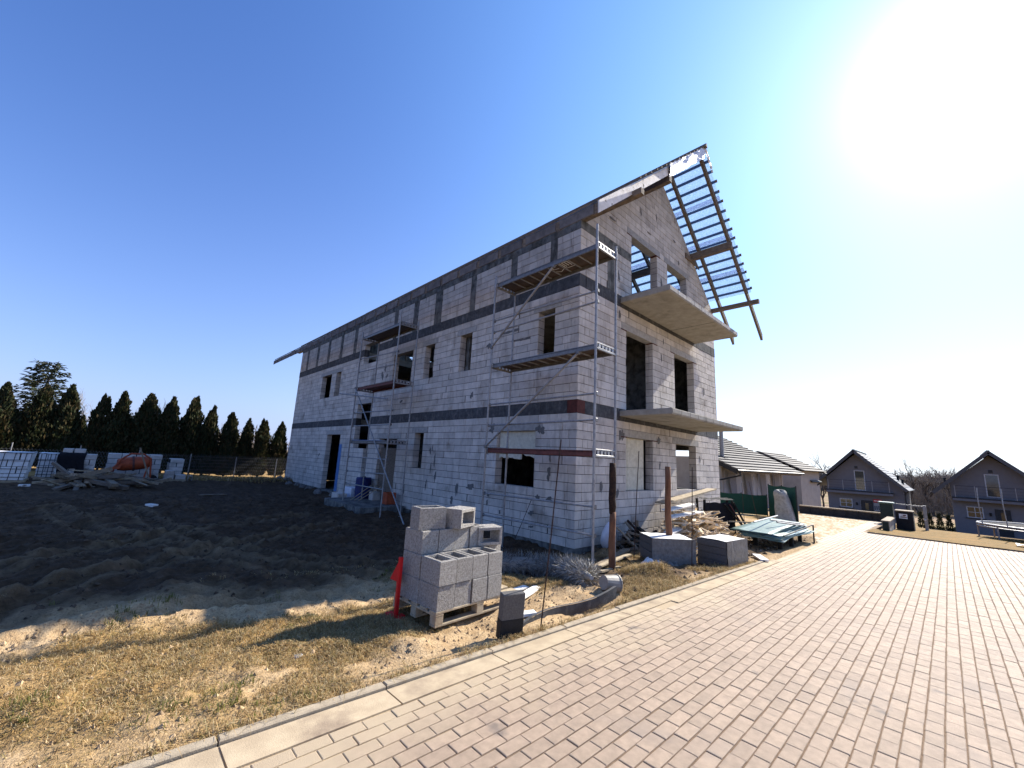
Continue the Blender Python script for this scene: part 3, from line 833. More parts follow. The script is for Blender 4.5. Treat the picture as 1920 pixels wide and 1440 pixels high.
# balcony slabs
for zt, x0, x1, yo, th in ((6.41, 1.83, 6.78, 1.40, .16), (3.26, 1.80, 6.78, 1.42, .15)):
    mm = MB(); mm.cbox(x0, x1, -yo, -.006, zt-th, zt, .01)
    mm.build('balcony_slab', M['slab'], house)
    nl = MB()
    for k in range(10):
        xx = x0+(x1-x0)*(k+.5)/10; nl.cbox(xx-.24, xx+.24, -yo-.016, -yo-.002, zt-th+.03, zt-.012, .004)
    nl.build('slab_edge_board', M['lintel'] if zt > 5 else M['slab'], house)
# formwork joint under the upper slab
MB().box(4.86, 4.88, -1.38, -.02, 6.246, 6.252).build('form_joint', M['band'], house)
MB().cbox(6.15, 7.35, -.05, -.003, 9.32, 9.52).build('wall_beam', M['wood'], house)
# board panels closing two windows
for nm, fc in (('L', 'L'), ('M', 'G')):
    u0, u1, z0, z1 = (OPL if fc == 'L' else OPG)[nm]
    cols_ = [u0+.01, u0+.01+(u1-u0)*.38, u0+(u1-u0)*.74, u1-.01] if fc == 'L' else [u0+.01, u0+.32, u0+.80, u1-.25]
    for a, b in zip(cols_[:-1], cols_[1:]):
        if fc == 'L':
            lo = z0+.66; n_ = 6
            bt = [(a+(b-a)*k/n_+.003, lo+(.18 if a < u0+.45 else .06)*(k/n_ if a < u0+.3 else .4)+R.uniform(-.03, .04)) for k in range(n_+1)]
            MB().prism([(.10, b-.003, z1-.005)]+[(.10, a+.003, z1-.005)]+[(.10, p, q) for p, q in bt], (.03, 0, 0)).build('board_panel', M['board'], house)
        else:
            for c, d in ((z0+.005, z0+.60), (z0+.606, z1-.005)): MB().cbox(a+.006, b-.006, .16, .19, c, d, .002).build('board_panel', M['board'], house)
# irregular mortar smears on the blockwork
def smear(fc, u, z, ru, rz_):
    n_ = 19; ph = R.uniform(0, 6)
    pts = []
    for k in range(n_):
        a = 2*math.pi*k/n_; q = 1+.42*math.sin(2*a+ph)*R.uniform(.4, 1)+.22*math.sin(5*a+ph)+R.uniform(-.22, .22)
        pts.append((u+ru*q*math.cos(a), z+rz_*q*math.sin(a)))
    P = [(-.003, p, q) for p, q in pts] if fc == 'L' else [(p, -.003, q) for p, q in pts]
    if fc == 'G': P = P[::-1]
    MB().prism(P[::-1], (-.005, 0, 0) if fc == 'L' else (0, -.005, 0)).build('mortar_patch', M['patch'], house)
SM = [(.78, 1.98, .035, .12), (.80, 1.55, .06, .15), (1.12, .98, .06, .07), (.77, .98, .08, .06), (1.32, .60, .09, .05), (2.95, .86, .04, .05), (2.98, .66, .04, .06), (2.45, .48, .04, .04), (1.3, .28, .07, .03),
      (3.75, 1.02, .18, .07), (4.4, .9, .05, .2), (1.12, 2.62, .12, .12), (2.95, 2.68, .12, .11), (4.62, .55, .08, .1), (5.6, 1.2, .04, .17), (6.1, .9, .035, .15), (5.7, 1.7, .04, .17), (6.0, 2.0, .035, .12), (5.9, 1.45, .03, .13),
      (9.9, 5.3, .10, .12), (10.1, 5.0, .08, .16), (9.7, 4.95, .09, .07), (3.3, 5.15, .09, .10), (2.4, 5.42, .3, .05), (1.9, 5.1, .3, .035), (16.2, 1.6, .08, .06), (3.1, 2.05, .05, .1), (7.5, .6, .05, .2), (4.0, 3.7, .06, .1), (8.3, 3.8, .1, .05)]
for u, z, a, b in SM: smear('L', u, z, a, b)
for u, z, a, b in [(1.0, 1.32, .045, .15), (1.42, 1.62, .03, .08), (1.72, 1.15, .05, .12), (4.35, 1.05, .035, .17), (4.0, 1.9, .03, .11), (3.95, 2.62, .12, .08), (1.92, 2.62, .10, .16), (4.2, 5.2, .04, .11), (4.35, 5.75, .035, .07), (1.75, 7.0, .04, .15), (1.8, 5.9, .04, .15), (4.3, 7.6, .06, .22), (4.5, 7.1, .05, .13), (3.0, 9.6, .04, .10), (4.0, 9.9, .03, .12), (5.3, 9.6, .10, .03), (1.4, 8.6, .2, .03), (1.6, 3.6, .03, .13), (6.9, 2.2, .035, .09), (7.4, 4.6, .05, .12), (3.5, 9.1, .10, .025), (5.6, 8.9, .03, .1)]: smear('G', u, z, a, b)
# red primed steel ends of the lintels over the gable openings
for (a, b, c, d) in (LIG[2], LIG[3], LIG[0], LIG[4]):
    for u0, u1 in ((a-.02, a+.26), (b-.26, b+.02)):
        MB().cbox(u0, u1, -.012, .2, c-.025, c+.001, .002).build('lintel_flange', M['redband'], house)
# ------------------------------------------------------------------ timber roof of the house
RY = [-1.32, -.30]+[.755+.873*k for k in range(26)]
RY = [y for y in RY if y < 22.8]
CS = 1/math.sqrt(1+PIT*PIT); SN = PIT*CS
def slope_pt(side, x, off):       # point on a slope, off = height above the underside, normal to it
    xx = x if side == 0 else HW-x
    z = RT+PIT*x+off/CS
    return xx, z
def slope_box(mb, side, xa, xb, y0, y1, o0, o1):
    xa1, za1 = slope_pt(side, xa, o0); xb1, zb1 = slope_pt(side, xb, o0); xa2, za2 = slope_pt(side, xa, o1); xb2, zb2 = slope_pt(side, xb, o1)
    mb.prism([(xa1, y0, za1), (xb1, y0, zb1), (xb2, y0, zb2), (xa2, y0, za2)], (0, y1-y0, 0))
for y in RY:
    for side in (0, 1):
        mb = MB(); slope_box(mb, side, -1.24, HW/2-.02, y-.04, y+.04, 0, .18)
        mb.build('rafter', M['wood'], house)
for nm, x, z0, z1, ya in (('purlin', .12, RT-.02, RT+.13, -1.62), ('purlin', HW-.12, RT-.02, RT+.13, -1.66), ('purlin', 2.0, 0, 0, -1.42), ('purlin', HW-2.0, 0, 0, -1.42)):
    if z1 == 0: z1 = roofz(2.0)+.02; z0 = z1-.26
    MB().cbox(x-.07, x+.07, ya, HL+1.3, z0, z1, .004).build('purlin', M['wood'], house)
for y in np.arange(2.5, 21, 3.6):
    for x in (2.0, HW-2.0): MB().cbox(x-.07, x+.07, y-.07, y+.07, Z2T, roofz(2.0)-.24).build('roof_post', M['wood'], house)
    MB().cbox(2.0, HW-2.0, y+.075, y+.12, roofz(2.0)-.3, roofz(2.0)-.12).build('tie_beam', M['wood'], house)
# near slope: felt and battens, seen edge on; far slope: translucent felt, laths
def felt(side, xa, xb, y0, y1, name='roof_membrane', o=.186):
    mb = MB()
    nu, nv = 26, 60
    def fn(u, v):
        x = xa+(xb-xa)*u; y = y0+(y1-y0)*v
        sag = -.010*abs(math.sin(math.pi*(y+.30)/.873))+.004*math.sin(x*17+y*3)
        xx, zz = slope_pt(side, x, o+max(sag, -.005)+.002)
        return (xx, y, zz)
    mb.grid(fn, nu, nv)
    if side: mb.f = [f[::-1] for f in mb.f]
    return mb.build(name, M['membrane'], house, smooth=True)
felt(0, .0, HW/2, -1.46, 22.9)
felt(1, .22, HW/2, -1.46, 22.9)
for side in (0, 1):
    for k in range(17 if side == 0 else 16):
        x = HW/2-.10-k*.262
        if side == 1 and x < .25: continue
        if x < .05: continue
        mb = MB(); slope_box(mb, side, x-.02, x+.02, -1.50+R.uniform(-.02, .02), 22.95, .235, .275)
        mb.build('roof_batten', M['wood'], house)
    mb = MB()
    for y in RY: slope_box(mb, side, .25 if side else -1.2, HW/2-.02, y-.022, y+.022, .196, .2349)
    mb.build('counter_battens', M['wood'], house)
for k in (.9, 1.95, 3.0):          # lapped strips of membrane
    mb = MB(); slope_box(mb, 1, k, k+.11, -1.45, 22.9, .1925, .195); mb.build('membrane_lap', M['lap'], house)
mb = MB(); mb.prism([(HW/2-.07, -1.55, roofz(HW/2)+.28), (HW/2+.07, -1.55, roofz(HW/2)+.28), (HW/2+.02, -1.55, roofz(HW/2)+.40), (HW/2-.02, -1.55, roofz(HW/2)+.40)], (0, 24.5, 0)); mb.build('ridge_board', M['wood'], house)
# eave boards between the rafter tails on the near side
for a, b in zip(RY[:-1], RY[1:]):
    MB().cbox(-1.262, -1.236, a+.065, b-.065, 6.91, 7.13+R.uniform(-.012, .012), .003).build('fascia_board', M['greyboard'], house)
# white verge board and crumpled foil over the near verge
mb = MB()
for xa, xb in ((-1.25, .55), (.57, 2.05)):
    mb = MB(); slope_box(mb, 0, xa, xb, -1.395, -1.365, -.005, .215); mb.build('verge_board', M['paleboard'], house)
mb = MB()
def drape(u, v):
    x = 1.9+2.45*u
    r1 = .06*vnoise(u*6, v*3, 3)+.015*vnoise(u*22, v*6, 4)
    off = .25-.30*v
    xx, zz = slope_pt(0, x, off)
    return (min(xx, HW/2+.05), -1.40-r1-.02*math.sin(v*3), zz-.03*vnoise(u*9, 1.3, 7)*v)
mb.grid(drape, 34, 7); mb.build('foil_drape', M['foil'], house)
mb = MB()
def drape2(u, v):
    xx, zz = slope_pt(1, HW/2-.02-.5*u, .25-.16*v)
    return (xx, -1.47-.06*vnoise(u*6, v*6, 8), zz)
mb.grid(drape2, 10, 6); mb.build('foil_drape', M['foil'], house)
# ------------------------------------------------------------------ scaffolds
def scaffold(name, label, xo, xi, y0, y1, zb, decks, deckmats, rails, diags, hatch):
    t = thing(name, ((xo+xi)/2, (y0+y1)/2, zb[0]), label, 'scaffold', 'scaffold towers against the long wall')
    r = .0242
    for (x, y, b) in ((xo, y0, zb[0]), (xi, y0, zb[1]), (xo, y1, zb[2]), (xi, y1, zb[3])):
        st = MB().tube([(x, y, b), (x, y, decks[-1]+(.42 if (x, y) == (xo, y0) else .22))], r, 9)
        for d in decks: st.tube([(x, y, d-.09), (x, y, d+.10)], r+.006, 9)
        st.build('standard', M['steel'], t, smooth=False)
        MB().cbox(x-.075, x+.075, y-.075, y+.075, b-.01, b+.008, .002).tube([(x, y, b), (x, y, b+.25)], .017, 7).build('base_plate', M['steel'], t)
    for i, d in enumerate(decks):
        for y in (y0, y1):
            mb = MB()
            mb.cbox(xo+.03, xi-.03, y-.022, y+.022, d-.085, d-.045, .004)
            mb.tube([(xo, y, d+.045), (xi, y, d+.045)], .017, 7)
            for k in range(5):
                xx = xo+(xi-xo)*(k+1)/6; mb.cbox(xx-.035, xx+.03, y-.014, y+.014, d-.044, d+.03, .003)
            mb.build('transom', M['steel'], t)
        mb = MB().cbox(xo+.035, xi-.035, y0+.03, y1-.03, d-.005, d+.012, .003)
        dk = mb.build('deck', deckmats[i], t)
        for xx in (xo+.035, xi-.065): MB().cbox(xx, xx+.03, y0+.03, y1-.03, d-.075, d+.03, .004).build('deck_rail', M['decksteel'] if deckmats[i] is not M['redply'] else M['redply'], dk)
        if hatch and i in hatch:
            n = 8
            for k in range(n):
                yy = y0+.55+(y1-y0-1.0)*k/(n-1); MB().cbox(xo+.07, xi-.07, yy-.014, yy+.014, d-.03, d-.0055, .003).build('deck_rib', M['steel'], dk)
    for (p, q, rr) in rails: MB().tube([p, q], rr, 8).build('guard_rail', M['steel'], t)
    for (p, q, rr) in rails+diags:
        for e in (p, q): MB().cbox(e[0]-.035, e[0]+.035, e[1]-.03, e[1]+.03, e[2]-.035, e[2]+.035, .008).build('coupler', M['decksteel'], t)
    for (p, q, rr) in diags: MB().tube([p, q], rr, 8).build('diagonal_brace', M['steel'], t)
    return t
X1, X2 = -1.38, -.70
z1s = [gh(X1, -1.45)-.02, gh(X2, -1.5)-.02, gh(X1, 1.55)-.02, gh(X2, 1.55)-.02]
rl = []
for za, zb_ in ((.60, .63), (1.07, 1.11), (2.61, 2.64), (3.10, 3.13), (4.88, 4.92), (5.17, 5.14)):
    rl.append(((X1+.03, 1.55, za), (X1+.03, -1.45, zb_), .020))
scaf = scaffold('scaffold', 'tall galvanised scaffold tower standing at the near corner of the house', X1, X2, -1.45, 1.55, z1s, [2.06, 4.06, 6.12], [M['redply'], M['ply'], M['ply']], rl,
         [((X1-.03, -.36, 5.98), (X1-.03, 1.53, 4.49), .024), ((X1-.03, -1.07, 3.95), (X1-.03, 1.53, 2.12), .024)], (1, 2))
# painted mark under the top deck
mk = MB(); zz = 6.108
def stroke(a, b, wd=.012): mk.bar((a[0], a[1], zz), (b[0], b[1], zz), wd, .004)
for (xa, xb, ya, yb) in ((-1.26, -.96, -.62, -.36),):
    for a, b in (((xa, ya), (xb, ya)), ((xb, ya), (xb, yb)), ((xb, yb), (xa, yb)), ((xa, yb), (xa, ya))): stroke(a, b)
for a, b in (((-1.22, -.55), (-1.22, -.41)), ((-1.22, -.55), (-1.02, -.55)), ((-1.22, -.48), (-1.04, -.48)), ((-1.22, -.41), (-1.02, -.41))): stroke(a, b, .016)
for a, b in (((-1.20, -.26), (-1.20, -.10)), ((-1.20, -.10), (-1.08, -.08)), ((-1.08, -.08), (-1.06, -.22)), ((-.98, -.3), (-.90, -.16)), ((-.90, -.16), (-1.0, -.02))): stroke(a, b)
dk3 = [c for c in scaf.children if c.name.startswith('deck')][-1]
mk.build('stencilled_logo', M['white'], dk3)
xo, xi = -1.32, -.63
z2s = [gh(xo, 6.45)-.05, gh(xi, 6.45)-.05, gh(xo, 9.4)-.03, gh(xi, 9.5)+.1]
rl = []
for za, zb_ in ((.70, .72), (1.14, 1.20), (1.65, 1.65), (2.77, 2.76), (3.26, 3.22), (4.83, 4.77), (5.35, 5.19)):
    rl.append(((xo+.03, 9.4, za), (xo+.03, 6.45, zb_), .020))
scaf2 = scaffold('scaffold', 'scaffold tower with dark plank decks in front of the doorways', xo, xi, 6.45, 9.4, z2s, [2.22, 4.2, 6.2], [M['ply'], M['redply'], M['ply']], rl,
         [((xo-.03, 9.4, 4.2), (xo-.03, 4.9, gh(xo-.03, 4.9)), .022)], ())
MB().cbox(-1.27, -.95, 7.1, 9.3, 2.235, 2.262, .003).build('blue_plank', M['blue'], scaf2)
tag(MB().tube([(-1.37, 10.85, 4.11), (-1.37, 6.7, 3.60)], .024, 8).build('scaffold_tube', M['steel']), 'loose steel tube lashed across the left scaffold below its middle deck', 'tube')

# ------------------------------------------------------------------ blocks on the pallet
px0, py0 = -5.02, -2.145
zg = .178
pl = thing('pallet', (px0+.6, py0+.4, zg), 'weathered wooden pallet carrying the stack of hollow concrete blocks', 'pallet')
for k in range(5): MB().cbox(px0+0, px0+1.2, py0+.0+k*.168, py0+.0+k*.168+.118, zg+.122, zg+.144, .003).build('deck_board', M['pallet'], pl)
for k in range(3): MB().cbox(px0+.55*k, px0+.55*k+.1, py0+.002, py0+.79, zg+.10, zg+.1218, .003).build('stringer', M['pallet'], pl)
for k in range(3):
    for j in range(3): MB().cbox(px0+.55*k+.002, px0+.55*k+.098, py0+.004+j*.345, py0+.1+j*.345, zg+.022, zg+.0998, .003).build('foot_block', M['pallet'], pl)
for j in range(3): MB().cbox(px0, px0+1.2, py0+.003+j*.345, py0+.101+j*.345, zg, zg+.0218, .003).build('skid', M['pallet'], pl)
def hollow_mesh(sx, sy, sz, t=.036, open2=True):
    mb = MB(); c = .006
    hx, hy = sx/2, sy/2
    O = [(-hx, -hy), (hx, -hy), (hx, hy), (-hx, hy)]; I = [(-hx+t, -hy+t), (hx-t, -hy+t), (hx-t, hy-t), (-hx+t, hy-t)]
    Oc = [(-hx+c, -hy+c), (hx-c, -hy+c), (hx-c, hy-c), (-hx+c, hy-c)]
    v = [(a, b, 0) for a, b in O]+[(a, b, sz-c) for a, b in O]+[(a, b, sz) for a, b in Oc]+[(a, b, sz) for a, b in I]+[(a, b, .0) for a, b in I]
    f = []
    for k in range(4):
        k2 = (k+1) % 4
        f += [(k, k2, 4+k2, 4+k), (4+k, 4+k2, 8+k2, 8+k), (8+k, 8+k2, 12+k2, 12+k), (12+k, 12+k2, 16+k2, 16+k), (k2, k, 16+k, 16+k2)]
    return mb.add(v, f)
BX, BY, BZ = .2145, .334, .2345
hme = hollow_mesh(BX, BY, BZ).mesh('hollow_block', M['hollow'])
def hblock(loc, rot, label):
    o = bpy.data.objects.new('hollow_block', hme); COL.objects.link(o); o.location = loc; o.rotation_euler = rot; o['_w'] = list(loc)
    return tag(o, label, 'concrete block', 'hollow concrete blocks on the pallet')
zt = zg+.1445
cn = ['first', 'second', 'third', 'fourth']
for lay_ in range(3):
    for row in range(2):
        if lay_ == 2 and row == 0: continue
        for k in range(4):
            jx, jy = R.uniform(-.004, .004), R.uniform(-.008, .008)
            loc = (px0+BX/2+.003+k*.2285+jx, py0+BY/2+row*.345+jy, zt+lay_*.2392)
            if lay_ == 2: loc = (loc[0]+.006, loc[1]+.01, loc[2])
            lv = ('bottom', 'middle', 'top full')[lay_]
            hblock(loc, (0, 0, R.uniform(-.02, .02)), f'{cn[k]} grey hollow block from the red stand in the {"front" if row == 0 else "back"} row, {lv} layer')
hblock((px0+.17, py0+BY/2+.33, zt+3*.2392), (0, 0, math.pi/2-.12), 'single hollow block sitting crosswise as highest left block of the stack')
hblock((px0+.52, py0+.52, zt+3*.2392+BX/2), (math.pi/2, math.pi/2, .35), 'hollow block lying on its side with open end showing on top of the stack')
hblock((px0+1.03, py0+.52, zt+2*.2392+BX/2), (math.pi/2, math.pi/2, -.25), 'hollow block on its side hanging at the right end of the third layer')
hblock((px0+1.07, py0+.48, zt+.2392), (0, 0, .1), 'hollow block at the right end of the second layer behind the others')
hblock((px0+1.08, py0+.46, zt), (0, 0, .1), 'lone low hollow block at the right end of the pallet')
piv = Vector((px0, py0, 0)); RA = math.radians(2.6)
for o in [pl]+[o for o in COL.objects if o.get('group') == 'hollow concrete blocks on the pallet']:      # the pallet stands slightly skew to the kerb
    d = Vector(o.location)-piv; d.rotate(Matrix.Rotation(RA, 3, 'Z')); o.location = piv+d; o.rotation_euler.z += RA
# red stand
rz = gh(-5.10, -1.56)
rs = thing('red_stand', (-5.12, -1.56, rz), 'bright red painted steel stand beside the concrete block stack', 'stand')
MB().cbox(-5.145, -5.105, -1.58, -1.54, rz, rz+.62, .004).build('post', M['red'], rs)
MB().prism([(-5.13, -1.52, rz+.56), (-5.135, -1.38, rz+.36), (-5.13, -1.52, rz+.36)], (.03, 0, 0)).build('bracket', M['red'], rs)
MB().cbox(-5.24, -5.03, -1.60, -1.52, rz-.01, rz+.025, .004).cbox(-5.165, -5.085, -1.70, -1.40, rz-.008, rz+.028, .004).build('foot', M['red'], rs)
# upright dark block next to the kerb
mb = MB().cbox(-.12, .12, -.045, .045, -.02, .40, .006); Mx = Matrix.Rotation(-.30, 4, 'Z') @ Matrix.Rotation(.10, 4, 'X'); Mx.translation = (-4.52, -2.68, .175); mb.tf(Mx)
ub = mb.build('foam_slab', M['graphite']); tag(ub, 'small dark grey foam slab standing upright against the kerb', 'slab')
mb = MB().cbox(-.122, .122, -.0475, .0475, -.02, .165, .003); mb.tf(Mx); mb.build('black_lower', M['black'], ub)  # lower part of the slab in black
# long strip lying along the trench, sheet pieces
mb = MB()
def strip(u, v):
    x = -4.35+1.95*u; y = -2.60+.10*u+.06*math.sin(u*5)
    return (x, y+.012*v, .16+.07*u+.025*math.sin(u*7)-.15*v+.0*x)
mb.grid(strip, 24, 4); mb.grid(lambda u, v: (strip(u, 0)[0], strip(u, 0)[1]+.05*v, strip(u, 0)[2]+.004-.01*v), 24, 2)
tag(mb.build('roofing_strip', M['band']), 'long dark strip of membrane edging the small trench by the kerb', 'strip')
# steel rods
def rod(p, q, label):
    a = Vector(p); b = Vector(q); o = MB().tube([a, (a+b)/2+Vector((R.uniform(-.015, .015), R.uniform(-.015, .015), 0)), b], .0075, 6).build('steel_rod', M['rust'])
    tag(o, label, 'steel rod', 'rusty rods driven into the ground')
rod((-4.12, -2.72, .05), (-4.0, -2.83, 2.10), 'tall leaning rusty rod nearest the upright foam slab')
rod((-.28, -1.59, -.1), (-.197, -1.668, 2.14), 'thin rusty rod just right of the bark covered post')
rod((.50, -2.34, -.05), (.546, -2.383, 1.885), 'thin rusty rod beside the wrapped foam pack')
rod((9.2, -.6, -.3), (9.25, -.55, 1.45), 'thin dark rod in front of the green netting, the left one')
rod((10.6, -.7, -.3), (10.2, -.5, 1.5), 'slanting dark rod in front of the green netting')
rod((-.98, 1.0, -.1), (-.5, .85, 1.0), 'short thin rod leaning on the wall behind the right scaffold')
# posts
lp = thing('wooden_post', (-.92, -1.54, 0), 'round wooden post with peeling dark bark on its upper half', 'post')
def logpts(x, y, z0, z1, n=7, w=.012): return [(x+R.uniform(-w, w), y+R.uniform(-w, w), z0+(z1-z0)*k/(n-1)) for k in range(n)]
pz = gh(-.92, -1.54)
MB().tube(logpts(-.92, -1.54, pz-.1, 1.02), [.062, .06, .058, .06, .057, .058, .055], 11).build('post_shaft', M['logwood'], lp, smooth=True)
MB().tube(logpts(-.92, -1.54, .98, 1.885, 8, .008), [.05, .066, .062, .066, .063, .066, .062, .055], 11).build('bark', M['bark'], lp, smooth=True)
tag(MB().tube(logpts(.87, -1.73, gh(.87, -1.73)-.1, 1.875), [.07, .066, .064, .062, .06, .058, .056], 11).build('wooden_post', M['logwood'], smooth=True), 'reddish brown debarked wooden post standing by the wrapped foam packs', 'post')
# foam packs
def pack(name, pts, h, label, ang, lid=True):
    cx, cy, sx, sy = pts
    z = gh(cx, cy)-.03
    t = thing(name, (cx, cy, z), label, 'foam pack', 'grey insulation packs near the kerb')
    Mx = Matrix.Rotation(ang, 4, 'Z'); Mx.translation = (cx, cy, z)
    n = 4
    for k in range(n):
        MB().cbox(-sx/2+R.uniform(-.01, .01), sx/2+R.uniform(-.01, .01), -sy/2, sy/2, h*k/n+.002, h*(k+1)/n-.002, .006).tf(Mx).build('foam_board', M['graphite'], t)
    mb = MB()
    def wrapf(u, v): return (-sx/2-.018+(sx+.036)*u, -sy/2-.016-.014*vnoise(u*16, v*6, 5), .02+(h+.0)*v)
    mb.grid(wrapf, 22, 10); mb.tf(Mx); mb.build('plastic_wrap', M['wrap'], t, smooth=True)
    mb = MB()
    mb.grid(lambda u, v: (-sx/2+sx*u, -sy/2+sy*v*.9, h+.008+.012*vnoise(u*7, v*7, 6)), 12, 10); mb.tf(Mx); mb.build('white_lid_sheet', M['white'], t, smooth=True)
    return t
pack('foam_pack', (.72, -1.74, .82, .72), .52, 'grey foam pack in clear wrap behind the second wooden post', -.72)
pack('foam_pack', (1.52, -2.52, .80, .58), .50, 'square dark grey foam pack standing right at the kerb end', -.12)
# cement bag
bz = gh(1.0, -.25)
mb = MB()
def bagf(u, v):
    a = 2*math.pi*v; r = math.sin(math.pi*min(max(u, .02), .98))**.45
    return (.85+.20*r*math.cos(a)*(1+.1*math.sin(u*5)), -.33+.10*r*math.sin(a)-.12*u+.1, gh(.9, -.3)+.02+.60*u)
mb.grid(bagf, 14, 16)
bg_ = mb.build('cement_bag', M['bag'], smooth=True); tag(bg_, 'white printed paper cement bag slumped behind the bark covered post', 'bag')
mb = MB()
for i, (a, b, c, d) in enumerate(((-.06, .33, .05, .06), (.04, .34, .03, .05), (-.04, .24, .09, .03), (.02, .14, .06, .09), (-.08, .45, .10, .025))):
    mb.box(.85+a, .85+a+c, -.415-.02*b, -.41-.02*b, bz+.05+b, bz+.05+b+d)
mb.build('printing', M['ink'], bg_)
# wire roll, bucket
def fuzzy_roll(path, r, n, label):
    mb = MB(); P = [Vector(p) for p in path]
    mb.tube(P, [r*.86]*(len(P)-1)+[.03], 12)
    for i in range(n):
        t = R.random()*(len(P)-1); k = min(int(t), len(P)-2); p = P[k].lerp(P[k+1], t-k); d = (P[k+1]-P[k]).normalized()
        u = d.orthogonal().normalized(); b = d.cross(u); a = R.uniform(0, 6.283); e = u*math.cos(a)+b*math.sin(a)
        q = p+e*r*.82; dr = (e*R.uniform(.2, 1)+d*R.uniform(-1, 1)+Vector((0, 0, R.uniform(-.6, .3)))).normalized()
        s_ = dr.cross(e); s_ = (s_.normalized() if s_.length > .1 else u)*.0035
        L_ = R.uniform(.05, .17)
        m_ = q+dr*L_*.6+e*.03
        mb.add([q-s_, q+s_, m_+s_*.8, m_-s_*.8, q+dr*L_+e*R.uniform(-.02, .05)], [(0, 1, 2, 3), (3, 2, 4)])
    return tag(mb.build('wire_mesh_roll', M['fuzz']), label, 'wire roll')
fz = lambda x, y, h: (x, y, gh(x, y)+h)
fuzzy_roll([fz(-3.6, .15, .13), fz(-2.9, -.05, .14), fz(-2.33, -.33, .14), fz(-1.80, -.68, .14), fz(-1.78, -1.1, .14), fz(-2.10, -1.68, .13), fz(-2.36, -2.12, .13)], .135, 7500, 'long shaggy grey roll of shredded wire lying bent on the ground')
Mx = Matrix.Rotation(math.radians(100), 4, 'Y') @ Matrix.Rotation(.3, 4, 'X'); Mx.translation = fz(-2.30, -2.38, .11)
bk = thing('bucket', fz(-2.30, -2.38, 0), 'grey plastic bucket lying on its side at the end of the wire roll', 'bucket')
MB().lathe([(.001, -.11), (.095, -.11), (.12, .11), (.13, .11), (.13, .125), (.112, .125), (.09, -.095), (.001, -.095)], 18, Mx).build('shell', M['bucketgrey'], bk, smooth=False)
MB().tube([Mx @ Vector((.13*math.cos(a), .13*math.sin(a), .10+.09*math.sin(a))) for a in np.linspace(0, math.pi, 12)], .005, 5).build('handle', M['bucketgrey'], bk)
# planks underfoot, small sheets
def plank(p, q, wd, th, label, m='planks', name='plank'):
    p = Vector(p); q = Vector(q)
    return tag(MB().bar(p, q, wd, th).build(name, M[m]), label, 'plank')
plank(fz(-3.3, .05, .02), fz(-.3, -.75, .05), .12, .03, 'grey plank on the ground along the front of the near corner')
plank(fz(-.9, -1.2, .05), fz(.9, -.75, .08), .14, .03, 'grey board between scaffold foot and the foam pack')
plank(fz(-1.05, -1.35, .09), fz(.5, -1.05, .07), .10, .025, 'pale board crossing beside the bark covered post', 'pallet')
plank(fz(-1.4, -1.62, .05), fz(-.6, -1.5, .05), .06, .03, 'short pale batten between the scaffold feet', 'pallet')
plank(fz(-3.45, -1.75, .03), fz(-2.75, -1.45, .02), .13, .02, 'short bleached board lying right of the block pallet', 'paleboard')
plank(fz(-3.6, -1.5, .03), fz(-2.9, -1.35, .03), .10, .02, 'second bleached board lying right of the block pallet', 'paleboard')
plank(fz(-3.9, -2.45, .04), fz(-4.25, -2.3, .05), .10, .03, 'short white offcut beside the upright foam slab', 'paleboard')
plank((-5.1, 12.45, gh(-5.1, 12.45)+.03), (-4.3, 13.0, gh(-4.3, 13)+.03), .2, .03, 'lone dark board lying out on the muddy yard')
plank((2.45, -3.02, G(2.45, -3.02)+.03), (2.95, -2.72, G(2.9, -2.7)+.04), .16, .03, 'white board lying beyond the last kerb stone', 'paleboard')
# crumpled white sheets
for (x, y, s_, lb) in ((.1, -1.75, .22, 'crumpled white plastic sheet beside the thin rod'), (.45, -1.95, .17, 'small crumpled white sheet in front of the foam pack')):
    mb = MB(); z0 = gh(x, y)
    mb.grid(lambda u, v: (x+(u-.5)*2*s_, y+(v-.5)*1.6*s_, z0-.02+.20*vnoise(u*5+x*9, v*5, 11)*math.sin(math.pi*u)**.5*math.sin(math.pi*v)**.5), 14, 12)
    tag(mb.build('plastic_sheet', M['wrap'] if s_ < .2 else M['white'], smooth=False), lb, 'plastic sheet')

# ------------------------------------------------------------------ heaps of scrap wood
def heap(name, label, cx, cy, rx, ry, hz, n, m, lmin, lmax, wd, flat=.35, seed=1, cat='wood pile', piece='stick'):
    rr = random.Random(seed)
    t = thing(name, (cx, cy, gh(cx, cy)), label, cat)
    for i in range(n):
        a = rr.uniform(0, 6.283); q = math.sqrt(rr.random())
        x, y = cx+rx*q*math.cos(a), cy+ry*q*math.sin(a)
        z = gh(x, y)+hz*(1-q**1.6)*rr.uniform(.35, 1)+.02
        L_ = rr.uniform(lmin, lmax); an = rr.uniform(0, 6.283); ti = rr.gauss(0, flat)
        d = Vector((math.cos(an)*math.cos(ti), math.sin(an)*math.cos(ti), math.sin(ti)))*L_/2
        p = Vector((x, y, z)); w_ = wd*rr.uniform(.5, 1.4)
        MB().bar(p-d, p+d, w_, w_*rr.uniform(.25, .8)).build(piece, M[m] if isinstance(m, str) else M[rr.choice(m)], t)
    return t
heap('wood_pile', 'heap of bright splintered firewood against the gable wall', 4.2, -.95, 1.5, .8, .78, 240, ['straw'], .3, .85, .062, .3, 3)
heap('wood_pile', 'dark tangle of scrap timber under the boarded gable window', 1.75, -.55, .75, .42, .42, 60, ['wood', 'dark', 'planks', 'bark'], .3, .9, .06, .5, 4)
heap('brush_heap', 'pale heap of twigs and shavings in front of the firewood', 3.2, -1.75, .85, .5, .36, 170, ['straw', 'planks'], .08, .28, .03, .6, 5, 'brush heap', 'twig')
